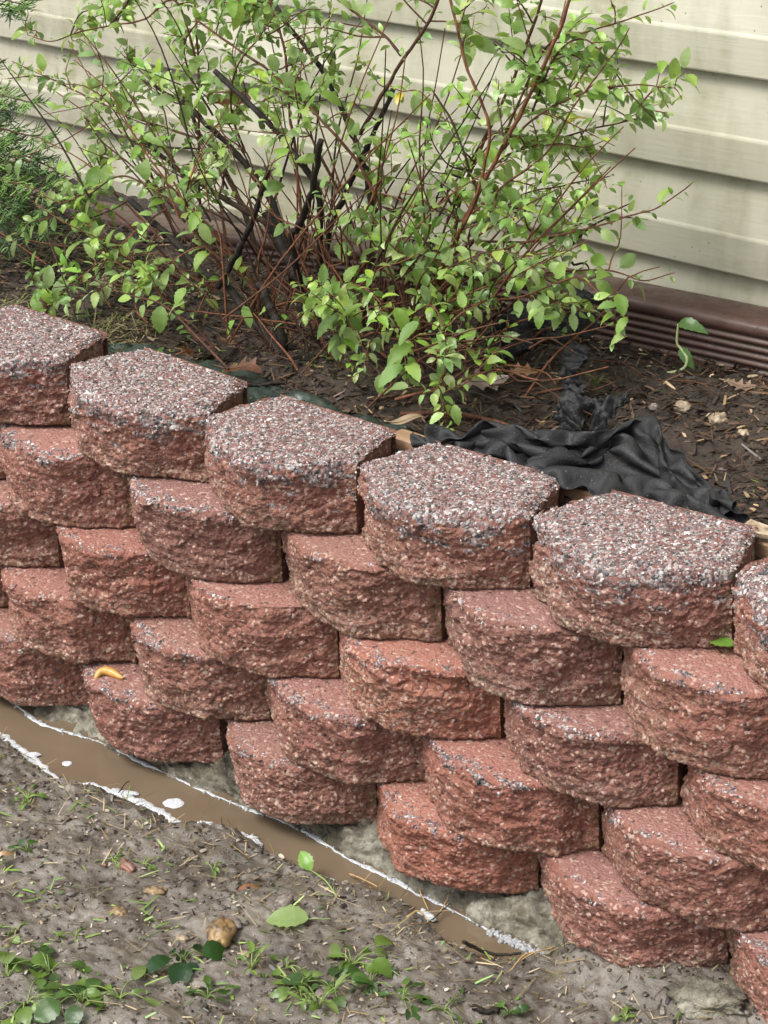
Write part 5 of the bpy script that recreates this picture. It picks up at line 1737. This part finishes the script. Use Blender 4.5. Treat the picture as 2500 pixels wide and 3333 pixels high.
pebble(on_mud((0.6355, -0.3688, -0.58)), (.029, .018, .016), 'yellow_stone', 1, 'large ochre pebble with mud streaks beside dark green leaves', -.9)
pebble(on_mud((0.6894, -0.3777, -0.58)), (.008, .007, .005), 'pale_stone', 2, 'small pale yellow pebble next to the ochre pebble')
pebble(on_mud((0.5998, -0.407, -0.58)), (.009, .006, .005), 'pale_stone', 3, 'oblong tan pebble between mud and dark green leaves', .4)
pebble(on_mud((0.4869, -0.4189, -0.58)), (.014, .010, .006), 'yellow_stone', 4, 'flat tan pebble half sunk in open mud', .2, .1)
pebble(on_mud((0.4071, -0.3287, -0.58)), (.020, .009, .010), 'red_stone', 5, 'brick red stone chip beside green bank clippings', -.3)
pebble(on_mud((0.3596, -0.3198, -0.58)), (.011, .009, .006), 'grey_stone', 6, 'grey-brown pebble sunk near the green sprig', .2)
pebble(on_mud((0.4815, -0.3451, -0.58)), (.018, .008, .006), 'yellow_stone', 7, 'buff stone sliver in the open mud', .6, .1)
pebble(on_mud((0.6631, -0.2695, -0.58)), (.015, .010, .012), 'grey_stone', 8, 'dark curled lump beside the russet leaf', 1.2)
pebble(on_mud((0.63, -0.3432, -0.58)), (.016, .012, .006), 'grey_stone', 14, 'grey mud clod behind the ochre pebble', .3)
pebble(on_bed((0.8343, 0.4429, 0.0)), (.013, .009, .009), 'pale_stone', 9, 'round tan stone on the dark soil nearest the fabric knot', .2)
pebble(on_bed((0.8966, 0.4417, 0.0)), (.014, .011, .011), 'pale_stone', 10, 'largest pale stone on the dark soil below the downspout', .9)
pebble(on_bed((0.9483, 0.4253, 0.0)), (.010, .007, .006), 'pale_stone', 11, 'small oval cream stone on the dark soil', -.3)
pebble(on_bed((0.7983, 0.4221, 0.0)), (.008, .006, .007), 'grey_stone', 12, 'small grey stone just behind the fabric knot', .5)
rngp = np.random.default_rng(21)
for q in range(26):
    x, y = rngp.uniform(-.1, 1.15), rngp.uniform(-.62, -.18)
    if y > shore(NEAR, x) - .02:
        continue
    s_ = rngp.uniform(.002, .0055)
    o = lump('grit_stone', on_mud((x, y)), (s_, s_ * .8, s_ * .7), MAT[['pale_stone', 'grey_stone', 'red_stone', 'yellow_stone'][q % 4]], 40 + q, sub=1, rough=.15)
    tag(o, 'tiny pebble no bigger than a pea lying in the mud', 'stone', 'pea-sized pebbles in the mud')


def chip(p, l, w, h, rotz, label, mat='wood'):
    v, f = box_verts(-l / 2, l / 2, -w / 2, w / 2, 0, h)
    v[:, 1] *= 1 - .5 * (v[:, 0] > 0)
    v[:, 0] += .15 * l * (v[:, 1] > 0)
    o = obj('wood_chip', mesh_np('wood_chip', v, f, None, False), MAT[mat], None, p, (.15, .1, rotz))
    tag(o, label, 'wood chip')


chip(on_bed((1.0491, 0.1911, -0.01)), .042, .014, .004, -.6, 'long pale wood chip on the soil right of the fabric', 'pale_stone')
chip(on_bed((0.84, 0.3351, 0.0)), .022, .008, .004, .9, 'small upright pale wood chip near the fabric knot', 'pale_stone')
chip((1.1562, 0.1246, -0.01), .05, .03, .006, .2, 'whitish wood scrap behind the end capping block', 'pale_stone')


def stick(pts, r0, r1, label, red=.4, n=24, knots=True, lichen=False):
    C = spline(pts, n)
    C = C + np.stack([p2(np.arange(n) * .3, np.full(n, r0 * 1e4 + q), 1.2, 170 + q) for q in range(3)], 1) * r0 * .9
    R = np.linspace(r0, r1, n)
    if knots:
        R[3::6] *= 1.3
    v, f = tube(C, R, 6)
    o = wobj('fallen_twig', v, f, MAT['bark'], attrs={'red': np.full(len(v), red)})
    tag(o, label, 'twig')


def over_bed(pts, lift):
    return [(p[0], p[1], on_bed(p)[2] + lift) for p in pts]


def over_mud(pts, lift):
    return [(p[0], p[1], max(on_mud(p)[2], WATER_Z) + lift) for p in pts]


stick(over_bed([(0.4821, 0.217, 0.0), (0.5503, 0.2419, 0.0), (0.6265, 0.2546, 0.0), (0.6945, 0.2535, 0.0), (0.7576, 0.259, 0.0)], .012), .0042, .0026, 'long reddish fallen twig lying across the weed barrier', .55)
stick(over_bed([(0.1073, 0.0741, 0.0), (0.1652, 0.1273, 0.0), (0.2171, 0.1764, 0.0), (0.2573, 0.2172, 0.0)], .012), .0040, .0030, 'dark fallen branch lying along the shrub foot', .05)
stick(over_bed([(0.6606, 0.1467, 0.0), (0.6783, 0.231, 0.0), (0.7477, 0.226, 0.0)], .014), .0016, .001, 'thin fallen twig crossing the weed barrier', .5)
stick(over_bed([(0.3481, 0.6773, 0.0), (0.4688, 0.6169, 0.0), (0.5517, 0.5656, 0.0)], .02), .0016, .001, 'thin brown fallen twig over the fabric roll', .6)
stick(over_bed([(-0.2856, 0.1822, 0.0), (-0.4139, 0.3106, 0.0), (-0.5437, 0.4587, 0.0)], .012), .0100, .0060, 'thick brown rotting stick on the straw left of the shrub', .3)
stick(over_mud([(0.2298, -0.1802, -0.6), (0.2199, -0.1572, -0.6), (0.2185, -0.148, -0.6)], .012), .0010, .0007, 'tiny black forked twig standing at the foam edge', 0)
stick(over_mud([(0.8227, -0.1481, -0.6), (0.8211, -0.1257, -0.6), (0.8184, -0.0997, -0.6)], .010), .0011, .0007, 'short dark twig poking over the narrow end of the puddle', 0)
stick(over_mud([(0.9066, -0.1817, -0.6), (0.9281, -0.1585, -0.6), (0.9555, -0.1531, -0.6), (0.9808, -0.1505, -0.6)], .010), .0026, .0016, 'wet black twig lying across the closed end of the puddle', 0)
stick(over_mud([(1.0067, -0.2881, -0.58), (1.0348, -0.2711, -0.58)], .004), .0040, .0036, 'short black stick on the mud near the wall foot', 0, 10)
# pale roots hanging over the puddle
for q, pts in enumerate([[(0.654, -0.1253, -0.59), (0.6804, -0.1302, -0.59), (0.7177, -0.1382, -0.59), (0.7247, -0.1615, -0.59)], [(0.7572, -0.0934, -0.59), (0.7842, -0.1159, -0.59), (0.8, -0.125, -0.59)], [(0.7864, -0.0564, -0.59), (0.8079, -0.0905, -0.59), (0.8163, -0.1195, -0.59)], [(0.9938, -0.1318, -0.59), (0.9884, -0.1554, -0.59), (0.9922, -0.1909, -0.59), (0.9911, -0.2045, -0.59)], [(1.003, -0.1077, -0.59), (0.9951, -0.1438, -0.59), (0.9885, -0.1657, -0.59)], [(0.8122, -0.1851, -0.59), (0.8144, -0.1628, -0.59), (0.8314, -0.1634, -0.59), (0.831, -0.1977, -0.59)]]):
    pts = [(p[0], p[1], max(on_mud(p)[2], WATER_Z) + .006 + .006 * (k_ % 2)) for k_, p in enumerate(pts)]
    v, f = tube(spline(pts, 20), np.linspace(.0014, .0006, 20), 5)
    o = wobj('root', v, f, MAT['litter'], attrs={'col': np.repeat(np.array([[.42, .27, .12]]), len(v), 0)})
    tag(o, ['pale forked root reaching into the puddle beside the seedling', 'short pale root standing by the tangled foam clump', 'pale root stub leaning over the open water', 'longest pale root lying on mud at the closed puddle end', 'thin pale root crossing the black twig at the puddle end', 'looped pale root under the tangled foam clump'][q], 'root', 'pale roots along the puddle')


# ------------------------------------------------------------------ weeds on the mud, sprouts on the bed
def weed(p, n, size, tones, label, seed, spread=1.0, rise=.35, cat='weed', round_=.95, wid=.36, upright=False):
    rng_ = np.random.default_rng(seed + 900)
    e = empty('weed', p)
    tag(e, label, cat)
    for q in range(n):
        a = rng_.uniform(0, 6.283)
        d = np.array([math.cos(a), math.sin(a), 0])
        l_ = size * rng_.uniform(.5, 1.2)
        reach = l_ * spread * rng_.uniform(.25, 1.1)
        tip = np.array(p) + d * reach + np.array([0, 0, l_ * rise * rng_.uniform(.3, 1.2) + .003])
        st = spline([np.array(p), (np.array(p) + tip) / 2 + np.array([0, 0, .25 * l_]), tip], 8)
        v, f = tube(st, np.linspace(.0011, .0008, 8), 5, False)
        c = np.array(tones[q % len(tones)]) * rng_.uniform(.8, 1.2)
        wobj('stalk', v, f, MAT['litter'], e, {'col': np.repeat((c * .5 + np.array([.13, .16, .04]) * .6)[None], len(v), 0)})
        lv, lf = leaf_shape(12, wid * rng_.uniform(.85, 1.1), rng_.uniform(.05, .12), rng_.uniform(.1, .5), rng_.uniform(.1, .5), seed=seed * 20 + q, round_=round_)
        Fm = frames((d + np.array([0, 0, -.1 + .5 * upright]))[None] + rng_.normal(0, .2, (1, 3)), np.array([[rng_.normal(0, .35), rng_.normal(0, .35), 1.0]]))[0]
        wv = (lv * l_) @ Fm.T + tip
        wv[:, 2] = np.maximum(wv[:, 2], p[2] + .0015)
        wobj('leaf', wv, lf, MAT['leaf'], e, {'col': np.repeat(np.clip(c, 0, 1)[None], len(wv), 0)})


DK = [(.018, .058, .014), (.026, .075, .015), (.016, .048, .015)]
LT = [(.15, .24, .045), (.11, .19, .035), (.19, .27, .08)]
MD = [(.06, .125, .028), (.09, .165, .035), (.05, .10, .03)]
weed(on_mud((0.6373, -0.4441, -0.58)), 7, .034, DK, 'dark green low weed with glossy leaves below the ochre pebble', 1, .9)
weed(on_mud((0.8166, -0.3055, -0.58)), 11, .028, LT, 'tall light green weed tangle on the mud', 2, 1.3, .6)
weed(on_mud((0.837, -0.3657, -0.58)), 9, .030, MD, 'mid green weed clump beneath the light green tangle', 3, 1.2, .4)
weed(on_mud((0.8565, -0.4141, -0.575)), 10, .022, LT, 'yellow-green feathery weed at the mud foreground', 4, 1.2, .9, wid=.14, upright=True)
weed(on_mud((0.9257, -0.33, -0.575)), 7, .030, MD, 'flat green weed spreading towards the wall foot', 5, 1.5, .15, wid=.2)
weed(on_mud((0.5195, -0.5738, -0.58)), 9, .036, MD, 'broad-leaved weed patch with the largest leaves at the mud corner', 6, 1.3, .3)
weed(on_mud((0.483, -0.6147, -0.58)), 8, .034, LT, 'light green weed patch beside the broad-leaved patch', 7, 1.1, .3)
weed(on_mud((0.6369, -0.5579, -0.58)), 8, .034, LT, 'pale green weed between the dark weed and the broad-leaved patch', 8, 1.3, .25, wid=.24)
weed(on_mud((0.145, -0.2901, -0.585)), 10, .014, LT, 'small green sprig lying by the upper mud bank', 9, 2.2, .2)
weed(on_mud((0.2735, -0.4008, -0.58)), 6, .020, MD, 'small seedling next to the narrow orange leaf', 10, 1.2, .4)
weed(on_mud((0.3752, -0.3261, -0.58)), 9, .013, LT, 'bright green fallen sprig beside the brick red chip', 11, 2.0, .25)
weed(on_mud((0.5057, -0.2532, -0.58)), 6, .017, LT, 'yellow-green seedling on the open mud above the russet leaf', 12, 1.2, .6, wid=.2)
weed(on_mud((0.7323, -0.4091, -0.58)), 7, .024, LT, 'thin bright green weed right of the dark glossy weed', 13, 1.1, .5, wid=.16, upright=True)
weed(on_mud((1.047, -0.2625, -0.57)), 7, .016, MD, 'little round-leaved seedling near the short black stick', 14, .9, .5, wid=.42)
weed(on_mud((1.1724, -0.1855, -0.565)), 6, .014, LT, 'tiny bright seedling near the mortar chunk', 15, .9, .5, wid=.42)
weed(on_mud((0.4171, -0.3061, -0.58)), 5, .012, LT, 'few scattered green leaflets right of the brick red chip', 16, 2.0, .2)
weed(on_mud((0.4125, -0.538, -0.58)), 5, .016, LT, 'small pale leaflet cluster at the mud edge', 17, 1.6, .2)
weed(on_mud((0.484, -0.4964, -0.58)), 5, .014, LT, 'scattered leaflets above the broad-leaved patch', 18, 1.8, .2)
weed(on_mud((0.7549, -0.366, -0.58)), 6, .022, LT, 'pointed green weed left of the light green tangle', 19, 1.2, .3, wid=.2)
weed(on_bed((0.6716, 0.4583, 0.0)), 6, .014, LT, 'tiny feathery seedling beside the fabric flap', 20, .8, .8, wid=.12, upright=True)
weed(on_bed((0.0139, 0.1643, 0.0)), 7, .02, MD, 'low green seedling behind the first full capping block', 21, 1.0, .5, wid=.2)
weed(on_bed((-0.2506, 0.2661, 0.0)), 8, .018, MD, 'mossy green seedling cluster on the straw', 22, 1.8, .3, wid=.25)
weed(on_bed((-0.2972, 0.2341, 0.0)), 7, .02, LT, 'bright leaflets on the soil by the evergreen', 23, 2.0, .3)


weed(on_mud((0.8578, -0.3154, -0.578)), 10, .030, MD, 'leafy weed with crossing stems right of the light green tangle', 24, 1.6, .3, wid=.26)
weed(on_mud((0.812, -0.4009, -0.578)), 10, .026, LT, 'bright weed bunch left of the feathery weed', 25, 1.4, .5, wid=.2)
weed(on_mud((0.6079, -0.596, -0.578)), 9, .034, MD, 'large-leaved weed below the broad-leaved patch', 26, 1.2, .3)
weed(on_mud((0.5466, -0.6374, -0.578)), 9, .032, LT, 'lush light weed filling the mud corner', 27, 1.2, .3)
weed(on_mud((0.723, -0.4822, -0.578)), 8, .022, MD, 'small ragged weed below the dark glossy weed', 28, 1.5, .25, wid=.24)
weed(on_mud((0.9803, -0.312, -0.575)), 8, .024, MD, 'ferny flat weed near the short black stick', 29, 1.8, .12, wid=.12)


def fallen_leaf(p, l_, ang, col, label, tilt=0, lift=.004, bend=.1):
    lv, lf = leaf_shape(12, .32, .10, .25, bend, seed=int(l_ * 1e4))
    pv, pf = petiole_shape(.5)
    v = np.concatenate([lv, pv]) * l_
    Fm = frames(np.array([[math.cos(ang), math.sin(ang), tilt]]), np.array([[.1, -.15, 1]]))[0]
    o = obj('fallen_leaf', mesh_np('fallen_leaf', v @ Fm.T, [lf, pf + len(lv)], {'col': np.repeat(np.array([col]), len(v), 0)}), MAT['leaf'], None, (p[0], p[1], p[2] + lift + max(0, bend * l_)))
    tag(o, label, 'leaf')


fallen_leaf(on_mud((0.7098, -0.2722, -0.58)), .060, math.radians(215), (.26, .36, .13), 'large pale green fallen leaf left of the bank roots')
fallen_leaf((1.2064, -0.013, -0.1), .038, math.radians(180), (.15, .30, .05), 'narrow green leaf caught under the end capping block', bend=.02, lift=.001)

# upright seedling at the puddle bank
sp = on_mud((0.7047, -0.2073, -0.585))
e = empty('seedling', sp)
tag(e, 'single tall green seedling leaning over the puddle bank', 'seedling')
tipp = np.array((0.6208, -0.17, -0.5774))
v, f = tube(spline([sp, (np.array(sp) + tipp) / 2 + np.array([.004, 0, .006]), tipp], 10), np.linspace(.0014, .0010, 10), 5)
wobj('stalk', v, f, MAT['litter'], e, {'col': np.repeat(np.array([[.20, .28, .09]]), len(v), 0)})
for q, (l_, a_, up_) in enumerate(((.034, 2.9, .75), (.020, 3.6, .1), (.014, 2.2, -.2))):
    lv, lf = leaf_shape(12, .3, .12, .4, .2, seed=70 + q)
    Fm = frames(np.array([[math.cos(a_), math.sin(a_), up_]]), np.array([[.5, -.6, .6]]))[0]
    wobj('leaf', (lv * l_) @ Fm.T + tipp - np.array([0, 0, .012 * q]), lf, MAT['leaf'], e, {'col': np.repeat(np.array([[.20, .38, .07]]), len(lv), 0)})

# wilted sprout by the downspout
sp = on_bed((0.7312, 0.5125, 0.0))
e = empty('wilted_sprout', sp)
tag(e, 'wilted sprout with a pale curved stem in front of the downspout', 'sprout')
path = [(0.7097, 0.545, -0.0159), (0.7358, 0.55, -0.0149), (0.7614, 0.555, -0.0042), (0.7652, 0.56, 0.0114), (0.75, 0.565, 0.0239), (0.7431, 0.565, 0.0314), (0.7416, 0.57, 0.0593)]
v, f = tube(spline(path, 30), np.linspace(.0030, .0016, 30), 7)
wobj('stalk', v, f, MAT['litter'], e, {'col': np.repeat(np.array([[.36, .42, .20]]), len(v), 0)})
for q, (k_, l_, dv) in enumerate(((6, .044, (.95, -.1, .25)), (4, .034, (.75, -.35, -.45)))):
    lv, lf = leaf_shape(12, .24, .1, .5, .55, seed=80 + q)
    Fm = frames(np.array([dv]), np.array([[-.2, -.5, .8]]))[0]
    wobj('leaf', (lv * l_) @ Fm.T + np.array(path[k_]), lf, MAT['leaf'], e, {'col': np.repeat(np.array([[.11, .22, .06]]), len(lv), 0)})
